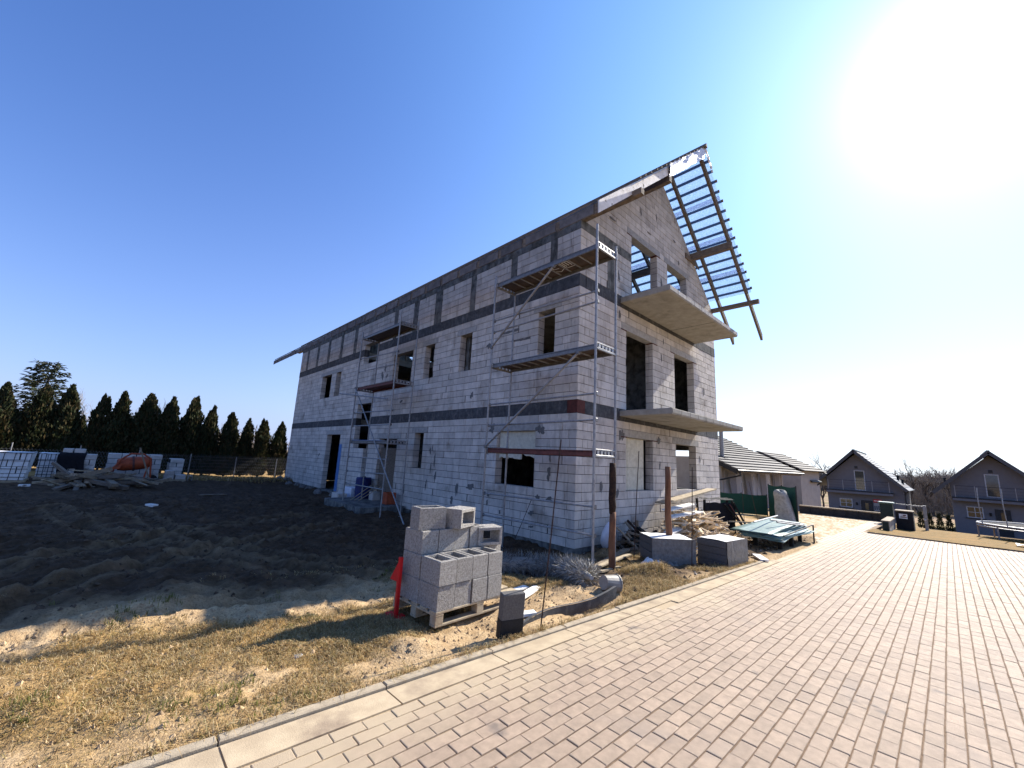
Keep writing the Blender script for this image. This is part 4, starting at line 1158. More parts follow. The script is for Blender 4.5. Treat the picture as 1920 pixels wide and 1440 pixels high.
for i, (xa, ya, xb, yb, z, ln) in enumerate(((2.7, -.8, 4.9, -.55, .80, 'upper pale board lying across the firewood heap'), (2.5, -.95, 4.3, -1.0, .66, 'second pale board lying across the firewood heap'), (2.35, -1.0, 3.2, -.9, .30, 'low pale board poking out of the left of the firewood heap'))):
    plank((xa, ya, z), (xb, yb, z+.05), .22, .03, ln, 'paleboard')
plank((3.3, -.35, .90), (7.2, -.25, 1.22), .30, .04, 'long sunlit board leaning along the gable above the firewood', 'pallet')
# charred frame beside the firewood
cf = thing('burnt_cabinet', (5.2, -1.2, gh(5.2, -1.2)), 'black charred crate frame with torn cloth beside the firewood', 'crate')
z0 = gh(5.2, -1.2)-.03
for (x, y) in ((4.7, -.95), (5.45, -1.45), (5.9, -1.15), (5.1, -.6)):
    MB().tube([(x, y, z0), (x+R.uniform(-.05, .05), y, z0+.5), (x+R.uniform(-.06, .06), y, z0+1.05)], .035, 6).build('leg', M['dark'], cf)
def drap(u, v):
    return (4.66+.85*u, -.98-.5*u-.03*vnoise(u*8, v*8, 2), z0+1.02-.06*vnoise(u*6, 1, 3)-(.85+.2*vnoise(u*7, 2, 4))*v)
mb = MB(); mb.grid(drap, 16, 8); mb.grid(lambda u, v: (4.66+.85*u+.45*v, -.98-.5*u+.36*v, z0+1.05+.05*vnoise(u*6, v*6, 9)), 10, 6); mb.build('black_cover', M['fabric'], cf)
MB().bar((5.45, -1.48, z0+1.0), (5.75, -1.85, z0+.06), .06, .04).bar((5.15, -1.35, z0+.95), (5.6, -1.75, z0+.25), .07, .03).build('broken_slat', M['dark'], cf)
MB().bar((5.3, -1.42, z0+.95), (5.62, -1.70, z0+.30), .05, .02).build('torn_strip', M['redply'], cf)
MB().bar((4.95, -1.5, z0+.52), (5.6, -1.85, z0+.50), .04, .03).build('torn_strip', M['planks'], cf)

# ------------------------------------------------------------------ heap of pale green sheets on short legs
gs = thing('sheet_stack', (5.9, -2.5, -.02), 'low stack of bent pale green plastic sheets raised on short legs', 'sheet stack')
for i in range(9):
    k = i/8
    def shf(u, v, i=i, k=k):
        x = 4.3+3.15*u; y = -2.95+.9*v+.05*math.sin(u*5+i)+.20*k
        return (x, y+.05*k, .24+.030*i*(.7+.5*u*(1-u))+.05*math.sin(u*3.4+i*.6)*k+.035*vnoise(u*4+i, v*4, i))
    mb = MB(); mb.grid(shf, 16, 6); n0 = len(mb.v)
    mb.v += [(a, b, c-.012) for a, b, c in mb.v]; W_ = 7
    mb.f += [tuple(n0+q for q in f[::-1]) for f in list(mb.f)]
    for j in range(6): mb.f += [(j, j+1, n0+j+1, n0+j), (16*W_+j+1, 16*W_+j, n0+16*W_+j, n0+16*W_+j+1)]
    for j in range(16): mb.f += [((j+1)*W_, j*W_, n0+j*W_, n0+(j+1)*W_), (j*W_+6, (j+1)*W_+6, n0+(j+1)*W_+6, n0+j*W_+6)]
    mb.build('sheet', M['bluesheet'] if i in (3, 5) else M['palegreen'], gs, smooth=True)
for (x, y) in ((4.75, -2.75), (5.7, -2.78), (7.0, -2.7), (4.75, -2.2), (7.0, -2.1)):
    z = G(x, y); MB().cbox(x-.045, x+.045, y-.045, y+.045, z-.05, .26, .004).build('leg', M['dark'], gs)
MB().tube([(7.45, -2.95, -.08), (7.47, -2.95, .42), (7.2, -2.97, .44), (4.5, -2.9, .36)], .02, 6).build('frame_tube', M['black'], gs)
for p, q in (((5.2, -2.6, .60), (6.4, -2.95, .48)), ((5.4, -2.4, .62), (6.6, -2.8, .5)), ((4.7, -2.2, .58), (6.9, -2.2, .62))):
    MB().tube([p, q], .022, 6).build('loose_tube', M['steel'], gs)
# green netting fence, white woven bag
gf = thing('netting_fence', (15.4, .8, G(15.4, .8)), 'low green netting fence beyond the house corner', 'fence')
for (x, y) in ((14.8, 2.35), (15.2, 1.35), (15.6, .35)):
    MB().tube([(x, y, G(x, y)-.05), (x, y, G(x, y)+1.02)], .025, 6).build('fence_post', M['darkframe'], gf)
for a, b in (((14.8, 2.35), (15.2, 1.35)), ((15.2, 1.35), (15.6, .35))):
    mb = MB(); mb.grid(lambda u, v: (a[0]+(b[0]-a[0])*u-.03, a[1]+(b[1]-a[1])*u, G(a[0], a[1])+.02+.95*v-.04*math.sin(math.pi*u)*v), 10, 6); mb.build('netting', M['mesh'], gf)
gp = thing('netting_screen', (14.8, -.5, G(14.8, -.5)), 'tall dark green netting panel beside the white woven bag', 'fence panel')
for (x, y) in ((15.6, .25), (14.75, -.5), (13.95, -1.22)):
    MB().tube([(x, y, G(x, y)-.05), (x, y, G(x, y)+1.52)], .028, 6).build('fence_post', M['darkframe'], gp)
for a, b in (((15.6, .25), (14.75, -.5)), ((14.75, -.5), (13.95, -1.22))):
    mb = MB(); mb.grid(lambda u, v: (a[0]+(b[0]-a[0])*u-.035, a[1]+(b[1]-a[1])*u, G(a[0], a[1])+.02+1.47*v-.05*math.sin(math.pi*u)*v), 10, 6); mb.build('netting', M['mesh'], gp)
mb = MB()
def bbf(u, v):
    a = 2*math.pi*v; w_ = (.50-.20*u+.05*vnoise(u*7, math.cos(a)*2+3, 3))*(1 if u < .97 else .8); sq = 1/max(abs(math.cos(a)), abs(math.sin(a)))**.6
    lean = .18*(1-u)
    return (13.95+w_*sq*math.cos(a)*.72+.5*0, -.62+w_*sq*math.sin(a)*.72-lean, G(13.9, -.6)+1.28*u*(1+.04*math.sin(3*a))-.02)
mb.grid(bbf, 16, 24); mb.grid(lambda u, v: (bbf(1, v)[0]*(1-u)+13.95*u, bbf(1, v)[1]*(1-u)-.62*u, bbf(1, v)[2]+.02*u), 2, 24)
tag(mb.build('woven_bag', M['bigbag'], smooth=True), 'tall pale woven bulk bag standing at the green netting', 'bag')

# ------------------------------------------------------------------ doorstep clutter on the long side
tag(MB().cbox(-1.62, -.06, 7.25, 10.35, -.16, .10, .015).build('doorstep_slab', M['ring']), 'dark concrete doorstep slab under the left scaffold', 'doorstep')
tag(MB().cbox(-.52, -.16, 10.65, 11.35, -.06, .42, .02).build('foam_block', M['bag']), 'pale foam block standing on the ground right of the blue door board', 'block')
tag(MB().cbox(-1.05, -.72, 10.5, 11.2, -.07, .22, .01).build('aerated_block', M['block']), 'grey aerated block on the ground by the left scaffold foot', 'block')
dm = thing('blue_drum', (-.34, 10.0, .10), 'dark blue plastic drum against the wall behind the left scaffold', 'drum')
Mx = Matrix.Translation((-.36, 9.95, .10)); MB().lathe([(.26, 0), (.29, .03), (.29, .22), (.305, .25), (.29, .28), (.29, .50), (.305, .53), (.29, .56), (.29, .74), (.26, .78), (0, .78)], 18, Mx).build('drum_shell', M['navy'], dm)
MB().lathe([(.07, .78), (.07, .81), (0, .81)], 8, Mx).build('drum_cap', M['black'], dm)
for k in range(3):
    plank((-1.05+.1*k, 9.35-.12*k, .11), (-.5+.05*k, 8.75-.16*k, .74-.05*k), .035, .02, ('first', 'second', 'third')[k]+' pale lath from the blue drum leaning at the doorway', 'pallet', 'lath')
tag(MB().cbox(-.40, -.10, 8.95, 9.3, .10, .40, .01).build('aerated_block', M['block']), 'pale aerated block on the doorstep between drum and doorway', 'block')
ob = thing('orange_crate', (-.35, 7.85, .1), 'dull orange plastic crate in the doorway corner on the doorstep', 'crate')
for a in ((-.52, -.50), (-.20, -.18)): MB().cbox(a[0], a[1], 7.65, 8.0, .11, .50, .004).build('side_panel', M['orange'], ob)
for a in ((7.65, 7.67), (7.98, 8.0)): MB().cbox(-.499, -.201, a[0], a[1], .11, .50, .004).build('side_panel', M['orange'], ob)
MB().cbox(-.499, -.201, 7.671, 7.979, .112, .13, .003).build('floor_panel', M['orange'], ob)
tag(MB().cbox(-.012, .22, 13.42, 13.72, .02, 2.15, .004).build('door_board', M['blue']), 'tall bright blue insulation board standing in the far left doorway', 'board')
tag(MB().cbox(.10, .14, 8.35, 9.7, .0, 2.05, .004).build('door_panel', M['wood']), 'dark brown temporary door panel closing the doorway behind the scaffold', 'door')
for i, (x, y, r_) in enumerate(((-.35, 20.9, .2), (-.3, 19.9, .17), (-.42, 18.9, .2), (-.3, 17.9, .16), (-.35, 16.9, .19), (-.4, 15.9, .15), (-.5, 14.3, .2), (-.8, 13.4, .14), (-.6, 12.3, .15), (-.3, 6.2, .12))):
    bm_ = MB(); bm_.lathe([(.0, -r_*.5), (r_*.8, -r_*.3), (r_, .1*r_), (r_*.75, r_*.55), (0, r_*.75)], 7, Matrix.Translation((x, y, gh(x, y)+r_*.2)) @ Matrix.Rotation(R.uniform(0, 3), 4, 'Z'))
    bm_.v = [(a+R.uniform(-.03, .03), b+R.uniform(-.05, .05), c+R.uniform(-.03, .03)) for a, b, c in bm_.v]
    tag(bm_.build('rubble_stone', M['stone']), ('grey rubble stone at the foot of the long wall, '+['first','second','third','fourth','fifth','sixth','seventh','eighth','ninth','tenth'][i]+' from the far corner'), 'stone', 'rubble stones along the long wall')

# ------------------------------------------------------------------ block pallets and machines at the back of the yard
def block_stack(label, x0, x1, y, depth, h, rows, cols, bands=False, lean=0., cap=None):
    z = gh((x0+x1)/2, y)-.02
    t = thing('block_stack', ((x0+x1)/2, y+depth/2, z), label, 'block stack', 'stacks of pale blocks along the back fence')
    MB().cbox(x0-.02, x1+.02, y, y+depth, z, z+.10, .005).build('pallet_base', M['pallet'], t)
    MB().box(x0+.03, x1-.03, y+.04, y+depth-.04, z+.1, z+h-.03).build('pack_core', M['mortar'], t)
    hh = (h-.1)/rows
    for r_ in range(rows):
        edges = [x0]+[x0+(x1-x0)*(k+(.5 if r_ % 2 else 0))/cols for k in range(cols+1) if 0 < (k+(.5 if r_ % 2 else 0))/cols < 1]+[x1]
        for a, b in zip(edges[:-1], edges[1:]):
            dx = R.uniform(-.012, .012)+lean*r_*hh
            MB().cbox(a+.009+dx, b-.009+dx, y+R.uniform(-.015, .015), y+depth, z+.1+r_*hh+.007, z+.1+(r_+1)*hh-.007, .006).build('block', M['white' if cap == 'w' else 'block'], t)
    if bands:
        for k in range(4):
            xx = x0+(x1-x0)*(k+.5)/4; MB().bar((xx, y-.022, z+.1), (xx+lean*h, y-.022, z+h), .018, .006, (0, 1, 0)).build('strap', M['darkframe'], t)
        for k in range(3):
            zz_ = z+.2+(h-.2)*k/3; MB().box(x0+lean*zz_, x1+lean*zz_, y-.03, y-.022, zz_, zz_+.018).build('strap', M['darkframe'], t)
        mb = MB(); mb.grid(lambda u, v: (x0-.03+(x1-x0+.06)*u+lean*h, y-.04+(depth+.06)*v, z+h+.01+.03*vnoise(u*6, v*6, 3)), 12, 10)
        mb.grid(lambda u, v: (x1+.015+lean*h*(1-v), y-.03+(depth)*u, z+h-(.35+.2*vnoise(u*5, 3, 4))*v), 8, 6)
        mb.build('white_wrap', M['white'], t)
    return t
block_stack('strapped pallet of blocks in white wrap at the far left of the yard', -10.6, -9.62, 16.3, 1.1, 1.02, 4, 2, True, .05, 'w')
block_stack('second strapped pallet of blocks just right of the wrapped one', -9.55, -9.06, 18.1, 1.0, .98, 4, 1, True, 0, 'w')
block_stack('block stack with a black jacket thrown over it', -8.98, -8.0, 17.2, 1.0, 1.12, 5, 3, False, .02)
for i, (a, b) in enumerate(((-8.92, -8.66), (-8.62, -8.33))):
    zz_ = gh(-8.5, 17.2)+1.11; tag(MB().cbox(a, b, 17.3, 17.9, zz_, zz_+.18, .006).build('aerated_block', M['block']), ('left' if i == 0 else 'right')+' loose pale block lying on the stack with the black jacket', 'block')
block_stack('long block stack behind the orange concrete mixer', -7.7, -5.93, 18.6, 1.0, 1.15, 5, 4, False, .03)
block_stack('narrow upright block stack right of the concrete mixer', -5.62, -5.1, 18.8, 1.0, 1.02, 5, 1, False, .02)
block_stack('small low pile of blocks in front of the narrow stack', -5.76, -5.42, 18.0, .6, .48, 2, 1, False, 0)
block_stack('lowest pile of blocks at the right end of the stacks', -5.38, -5.0, 18.0, .6, .30, 1, 1, False, 0)
Mx = Matrix.Rotation(math.pi/2, 4, 'X') @ Matrix.Rotation(math.pi/2, 4, 'Z')
hb = bpy.data.objects.new('hollow_block', hollow_mesh(.19, .36, .24).mesh('hollow_block', M['hollow'])); COL.objects.link(hb); hb.location = (-4.7, 19.5, gh(-4.7, 19.5)+.1); hb.rotation_euler = (math.pi/2, 0, 0); tag(hb, 'grey hollow block lying on the dry grass right of the stacks', 'concrete block')
# jacket
jz = gh(-8.5, 17.2)
mb = MB()
def jk(u, v):
    x = -8.98+.72*u; d = v*1.45
    if d < .5: return (x, 17.7-d, jz+1.135+.02*vnoise(u*6, v*9, 2))
    return (x+.03*math.sin(v*9), 17.165-.02*vnoise(u*8, v*8, 3), jz+1.13-(d-.5)*(.45+.62*(1 if u < .36 or u > .70 else .25)))
mb.grid(jk, 18, 16); tag(mb.build('black_jacket', M['fabric'], smooth=True), 'black jacket with hanging sleeves draped over a block stack', 'jacket')
# concrete mixer
mxr = thing('concrete_mixer', (-7.0, 17.5, gh(-7, 17.5)), 'dusty orange concrete mixer tipped behind the plank heap', 'concrete mixer')
z0 = gh(-7, 17.5)
Mx = Matrix.Translation((-6.85, 17.6, z0+.80)) @ Matrix.Rotation(math.radians(82), 4, 'Y')
MB().lathe([(.10, -.52), (.22, -.50), (.27, -.30), (.275, .10), (.25, .3), (.17, .56), (.185, .56), (.262, .3), (.0, .2)], 18, Mx).build('drum', M['orange'], mxr, smooth=True)
MB().lathe([(.28, -.05), (.305, -.05), (.305, .02), (.28, .02)], 18, Mx).build('ring_gear', M['redply'], mxr)
MB().tube([(-7.55, 17.35, z0+.38), (-7.25, 17.3, z0+.98), (-7.0, 17.3, z0+1.2), (-6.6, 17.3, z0+1.2), (-6.35, 17.35, z0+1.0), (-6.25, 17.4, z0+.15)], .035, 7).build('frame', M['orange'], mxr)
MB().prism([(-7.72, 17.3, z0+.45), (-7.25, 17.3, z0+.60), (-7.18, 17.3, z0+.82), (-7.62, 17.3, z0+.56)], (0, .35, 0)).build('motor_cover', M['orange'], mxr)
for x in (-7.4, -6.4):
    MB().tube([(x, 17.5, z0+.7), (x-.1, 17.2, z0)], .03, 6).build('leg', M['orange'], mxr)
MB().lathe([(.0, -.03), (.15, -.03), (.18, -.02), (.18, .02), (.15, .03), (0, .03)], 14, Matrix.Translation((-6.2, 17.4, z0+.18)) @ Matrix.Rotation(math.pi/2, 4, 'X')).build('wheel', M['black'], mxr)
heap('plank_heap', 'sprawling heap of old grey planks in front of the concrete mixer', -7.65, 15.3, 1.15, 1.0, .62, 70, ['planks', 'planks', 'wood', 'pallet'], .7, 2.0, .13, .16, 8, 'plank heap', 'plank')
plank((-9.0, 15.9, gh(-9, 15.9)+.05), (-8.1, 15.7, gh(-8.1, 15.7)+.12), .16, .03, 'grey plank sticking out at the left of the plank heap')
plank((-6.9, 16.6, gh(-6.9, 16.6)+.15), (-5.9, 16.4, gh(-5.9, 16.4)+.1), .1, .04, 'pale plank sticking out at the right of the plank heap', 'pallet')
tag(MB().bar((-6.23, 16.3, gh(-6.2, 16.3)), (-6.80, 16.35, 1.56), .06, .05).build('timber_pole', M['planks']), 'thin timber pole leaning in front of the concrete mixer', 'pole')
for i, (x, y, lb) in enumerate(((-9.45, 15.0, 'small white offcut on the mud left of the plank heap'), (-10.0, 13.9, 'pale flat stone on the mud at the left edge'), (-6.6, 8.9, 'small pale stone on the mud in the middle of the yard'), (-6.2, -1.9, 'small white stone on the dry grass near the kerb'))):
    z = gh(x, y); s_ = .13 if i < 3 else .035
    mb = MB().cbox(-s_, s_, -s_*.6, s_*.6, -.02, s_*.4, .01); Mx = Matrix.Rotation(i*1.1, 4, 'Z'); Mx.translation = (x, y, z+.01); tag(mb.tf(Mx).build('pale_stone', M['paleboard']), lb, 'stone')

# clods and crumbs of turned soil
def clods(name, n, rx, ry, smin, smax, m, ok):
    rr = random.Random(33); mb = MB(); c = 0
    while c < n:
        x, y = rr.uniform(*rx), rr.uniform(*ry)
        if not ok(x, y): continue
        s_ = smin+(smax-smin)*rr.random()**3; z = gh(x, y)
        v = [(x+s_*rr.uniform(.5, 1)*math.cos(k*1.2566+rr.uniform(-.3, .3)), y+s_*rr.uniform(.5, 1)*math.sin(k*1.2566), z-.01+s_*rr.uniform(0, .25)) for k in range(5)]
        v += [(x+rr.uniform(-.3, .3)*s_, y+rr.uniform(-.3, .3)*s_, z+s_*rr.uniform(.35, .8))]
        mb.add(v, [(k, (k+1) % 5, 5) for k in range(5)]); c += 1
    return mb.build(name, m, kind='stuff')
M['clod'] = mat('soil_clods', (.085, .055, .034), (.045, .03, .019), 20, .95, .5, 60, .45)
clods('soil_clods', 9000, (-10.5, -.1), (.2, 13), .010, .06, M['clod'], lambda x, y: x < -.15 and float(fbm(np.array(x*.7), np.array(y*.7), 4, 3)) > .35)
clods('rubble_crumbs', 2600, (-2.4, 8.6), (-2.75, -.1), .012, .07, M['clod'], lambda x, y: y > kerb_y(min(x, 2.5))+.05)
M['chip'] = mat('pale_rubble', (.40, .36, .30), (.28, .24, .2), 20, .95, .5, 60, .4)
clods('pale_rubble', 420, (-2.2, 6.5), (-2.7, -.1), .01, .05, M['chip'], lambda x, y: y > kerb_y(min(x, 2.5))+.05)

M['crumb'] = mat('sandy_crumbs', (.44, .32, .185), (.26, .175, .10), 20, .95, .5, 60, .5)
clods('sand_crumbs', 9000, (-10, -1.0), (-2.8, .5), .005, .034, M['crumb'], lambda x, y: y > kerb_y(x)+.06 and y+1.5*(float(fbm(np.array(x*.7), np.array(y*.7), 4, 3))-.5) < -.25)
# ------------------------------------------------------------------ neighbour houses on the right
def tiled_slope(parent, A, B, UP, n, m, lip=.035, name='roof', cols=0):
    """A->B along the eave, UP the vector from eave to ridge; n courses of tiles stepped one over the other"""
    A, B, UP = Vector(A), Vector(B), Vector(UP)
    nrm = (B-A).cross(UP).normalized()
    if nrm.z < 0: nrm = -nrm
    mb = MB()
    seg = max(1, int((B-A).length/.30)) if cols else 1
    for i in range(n):
        a, b = i/n, (i+1.08)/n
        if b > 1: b = 1
        for k in range(seg):
            p0 = A+(B-A)*(k/seg); p1 = A+(B-A)*((k+1)/seg)
            up1 = lip*(1+.35*(k % 2)*(1 if cols else 0))
            mb.prism([p0+UP*a, p1+UP*a, p1+UP*a+nrm*up1, p0+UP*a+nrm*up1], UP*(b-a)-nrm*(lip*.82))
    return mb.build(name, m, parent)
def far_house(label, yc, zt_ridge, x0, length, lmin, facade):
    """front gable faces the camera side (-x); numbers in metres read off one house of the row"""
    zb = -2.5; hw = 3.58; ze = zt_ridge-3.6; L_ = length
    t = thing('neighbour_house', (x0+L_/2, yc, zb), label, 'house', 'grey gabled houses beyond the lawn')
    wl = 2.45; wr = 3.30
    mb = MB(); mb.box(x0, x0+L_, yc-wr, yc+wl, zb, ze+.3)
    mb.prism([(x0, yc-wr, ze+.3), (x0, yc-wr, ze+.35), (x0, yc, zt_ridge-.32), (x0, yc+wl, ze+.9), (x0, yc+wl, ze+.3)], (L_, 0, 0))
    mb.build('wall', M['wallgrey'], t)
    for s_, lab in ((1, 'n'), (-1, 's')):
        A = (x0-.9, yc+s_*hw, ze); B = (x0+L_, yc+s_*hw, ze)
        tiled_slope(t, A, B, (0, -s_*hw, 3.6), 14, M['tile'], .05)
        mb = MB(); mb.bar((x0-.92, yc+s_*hw, ze-.06), (x0-.92, yc, zt_ridge-.06), .05, .26, (0, 0, 1)); mb.build('verge_board', M['tile'], t)
        mb = MB(); mb.prism([(x0-.9, yc+s_*hw, ze-.02), (x0-.9, yc, zt_ridge-.02), (x0-.9, yc, zt_ridge-.10), (x0-.9, yc+s_*hw, ze-.10)], (L_+.9, 0, 0)); mb.build('soffit', M['darkframe'], t)
        MB().tube([(x0-.9, yc+s_*(hw+.06), ze-.02), (x0+L_, yc+s_*(hw+.06), ze-.02)], .07, 6).build('gutter', M['darkframe'], t)
    MB().tube([(x0-.5, yc-hw, ze-.05), (x0-.1, yc-wr-.06, ze-.35), (x0-.1, yc-wr-.06, zb)], .05, 6).build('downpipe', M['darkframe'], t)
    MB().bar((x0-.95, yc, zt_ridge+.05), (x0+L_, yc, zt_ridge+.05), .2, .12).build('ridge_tile', M['tile'], t)
    zs = zt_ridge-3.98
    MB().cbox(x0-.8, x0-.004, yc-2.58, yc+2.42, zs-.22, zs, .02).build('balcony_slab', M['wallgrey'], t)
    MB().cbox(x0-.82, x0-.004, yc-2.6, yc+2.44, zs+.004, zs+.09, .01).build('slab_flashing', M['darkframe'], t)
    for yy in (2.22, 1.05, -1.15, -2.35):
        MB().cbox(x0-.8, x0-.76, yc+yy-.02, yc+yy+.02, zs+.09, zs+1.06).build('railing_post', M['wallpale'], t)
    mb = MB().tube([(x0-.78, yc-2.38, zs+1.05), (x0-.78, yc+2.26, zs+1.05)], .016, 5)
    for k in range(3): mb.tube([(x0-.78, yc-2.38, zs+.3+.25*k), (x0-.78, yc+2.26, zs+.3+.25*k)], .008, 4)
    mb.build('railing', M['darkframe'], t)
    for i, (ya, yb, za, zb_, bars) in enumerate(facade['win']):
        w_ = MB()
        ya, yb = yc+ya, yc+yb; za += zt_ridge; zb_ += zt_ridge
        f_ = .07
        w_.box(x0-.03, x0-.004, ya, yb, zb_-f_, zb_).box(x0-.03, x0-.004, ya, yb, za, za+f_).box(x0-.03, x0-.004, ya, ya+f_, za+f_, zb_-f_).box(x0-.03, x0-.004, yb-f_, yb, za+f_, zb_-f_)
        if bars: w_.box(x0-.028, x0-.004, (ya+yb)/2-.025, (ya+yb)/2+.025, za+f_, zb_-f_).box(x0-.026, x0-.004, ya+f_, yb-f_, (za+zb_)/2-.02, (za+zb_)/2+.02)
        wn = w_.build('window', M['frame'], t)
        MB().box(x0-.014, x0-.003, ya+f_, yb-f_, za+f_, zb_-f_).build('pane', M['glass'], wn)
        if bars: MB().cbox(x0-.12, x0-.004, ya-.1, yb+.1, za-.06, za-.004).build('sill', M['darkframe'], wn)
    ya, yb, za, zb_ = facade['door']
    d_ = MB().cbox(x0-.05, x0-.004, yc+ya, yc+yb, zt_ridge+za, zt_ridge+zb_).build('door', M['darkframe'], t)
    MB().box(x0-.06, x0-.051, yc+(ya+yb)/2-.12, yc+(ya+yb)/2+.12, zt_ridge+zb_-.9, zt_ridge+zb_-.25).box(x0-.06, x0-.051, yc+(ya+yb)/2-.12, yc+(ya+yb)/2+.12, zt_ridge+zb_-1.75, zt_ridge+zb_-1.1).build('door_pane', M['glass'], d_)
    MB().tube([(x0-.10, yc+facade['lamp'], zt_ridge-5.28), (x0-.10, yc+facade['lamp'], zt_ridge-5.02)], .07, 7).build('wall_lamp', M['black'], t)
    MB().cbox(x0-.04, x0-.004, yc-.12, yc+.12, zt_ridge-1.75, zt_ridge-1.5).build('vent', M['darkframe'], t)
    for (dx, yy, h_) in facade['pipes']:
        zz_ = zt_ridge-3.6*abs(yy)/hw
        MB().tube([(x0+dx, yc+yy, zz_-.1), (x0+dx, yc+yy, zz_+h_)], .10, 8).tube([(x0+dx, yc+yy, zz_+h_), (x0+dx, yc+yy, zz_+h_+.12)], .15, 8).build('vent_pipe', M['darkframe'], t)
    return t
ha = far_house('grey gabled house with a red sign beside its ground floor door', .35, 4.48, 46, 8.5, 0,
          {'win': [(-.60, .20, -3.85, -1.93, False), (.52, 1.52, -5.56, -4.72, True)], 'door': (-1.0, -.10, -6.9, -4.76), 'lamp': .18, 'pipes': [(4.5, -2.72, .42), (4.2, -3.05, .35)]})
sg = MB().box(45.93, 45.96, -1.32, -.71, -.40, -.12).build('red_sign', M['red'], ha)
mb = MB()
for k in range(5): mb.box(45.925, 45.9295, -1.26+.11*k, -1.19+.11*k, -.31, -.21)
mb.build('sign_lettering', M['white'], sg)
mb = MB().box(45.93, 45.96, -1.30, -.72, -1.2, -.46); sp_ = mb.build('sign_panel', M['wallpale'], ha)
mb = MB()
for k in range(4): mb.box(45.925, 45.9295, -1.24+.14*k, -1.17+.14*k, -1.1, -.72)
mb.build('sign_print', M['ink'], sp_)
MB().cbox(45.97, 45.996, -.62, .27, -1.1, -.3).box(45.955, 45.969, -.20, -.14, -1.1, -.3).box(45.955, 45.969, -.62, .27, -.73, -.68).build('glazed_door', M['frame'], ha)
hbld = far_house('grey gabled house at the right edge behind the trampoline', -8.42, 4.55, 46, 8.5, 0,
          {'win': [(-.42, .40, -3.75, -1.86, False), (.72, 1.68, -5.55, -4.62, True)], 'door': (-.75, .08, -6.8, -4.7), 'lamp': .35, 'pipes': [(4.2, 2.75, .35)]})
# lower house next to the plot with a pale tiled roof
E1, E2 = Vector((16.9, 2.0, 1.95)), Vector((24.3, .6, 1.95))
ev = (E2-E1).normalized(); nv = Vector((-ev.y, ev.x, 0))
nh = thing('neighbour_house', (20.6, 4.5, -.3), 'low house with pale grey tiled roof behind the house corner', 'house')
tiled_slope(nh, E1-ev*.1, E2, nv*5.45+Vector((0, 0, 2.48)), 15, M['tilegrey'], .085)
mb = MB(); mb.prism([E1-ev*.1+Vector((0, 0, -.03)), E1-ev*.1+nv*5.45+Vector((0, 0, 2.45)), E1-ev*.1+nv*5.45+Vector((0, 0, 2.25)), E1-ev*.1+Vector((0, 0, -.25))], ev*.05); mb.build('verge_board', M['darkframe'], nh)
mb = MB(); mb.prism([E1+Vector((0, 0, -.06)), E1+nv*5.4+Vector((0, 0, 2.40)), E1+nv*5.4+Vector((0, 0, 2.28)), E1+Vector((0, 0, -.18))], ev*7.5); mb.build('soffit', M['wood'], nh)
for k in range(14):
    p = E1+ev*(.3+k*.53); MB().bar(p+Vector((0, 0, -.12)), p+nv*.9+Vector((0, 0, .28)), .06, .12).build('rafter_end', M['darkframe'], nh)
p = E1+Vector((0, 0, -.06))-nv*.08
MB().tube([p-ev*.15, E2+Vector((0, 0, -.06))-nv*.08+ev*.12], .065, 7).build('gutter', M['darkframe'], nh)
q = E1+nv*1.6+ev*.15
MB().tube([p+ev*.1, p+ev*.1+Vector((0, 0, -.25)), q+Vector((0, 0, -.75)), q+Vector((0, 0, -2.4))], .055, 7).build('downpipe', M['darkframe'], nh)
def wallbox(mb, a, b, d0, d1, z0, z1):   # along the eave from a to b, d0..d1 behind it
    P = [E1+ev*a+nv*d0, E1+ev*b+nv*d0, E1+ev*b+nv*d1, E1+ev*a+nv*d1]
    P = [Vector((v.x, v.y, z0)) for v in P]; return mb.prism(P, (0, 0, z1-z0))
mb = MB(); wallbox(mb, .2, 7.2, 2.6, 5.3, -.6, 2.6); mb.build('wall', M['wallpale'], nh)
for a in (.1, 2.1, 4.0, 5.8, 7.1):
    mb = MB(); wallbox(mb, a, a+.14, 1.0, 1.14, -.6, 2.1); mb.build('porch_post', M['wallpale'], nh)
mb = MB(); wallbox(mb, 3.2, 4.2, 2.56, 2.60, -.4, 1.4); dr = mb.build('porch_door', M['frame'], nh)
mb = MB(); wallbox(mb, 3.35, 4.05, 2.53, 2.555, -.3, 1.25); mb.build('door_pane', M['glass'], dr)
mb = MB()
def curt(u, v):
    a = .3+6.8*u; d = .98+.07*math.sin(u*40)+.05*vnoise(u*13, v*4, 3)
    pt = E1+ev*a+nv*d; return (pt.x, pt.y, -.3+2.2*v)
mb.grid(curt, 60, 5); mb.build('foil_curtain', M['clearfoil'], nh)
for k in range(4):
    a = 1.1+1.7*k; mb = MB(); w1 = .5
    P = [E1+ev*a+nv*.9, E1+ev*(a+w1)+nv*.9]
    mb.prism([(P[0].x, P[0].y, -.2), (P[1].x, P[1].y, -.2), (P[1].x-.25, P[1].y, 1.75), (P[0].x-.6, P[0].y, 1.75)], nv*.012); mb.build('gathered_foil', M['wallgrey'], nh)
f0 = E1+nv*1.5+ev*1.15
MB().tube([(f0.x, f0.y, 2.35), (f0.x, f0.y, 4.55)], .11, 10).build('flue_pipe', M['steel'], nh)
MB().cbox(f0.x-.28, f0.x+.28, f0.y-.25, f0.y+.25, 2.35, 2.62).build('flue_flashing', M['darkframe'], nh)
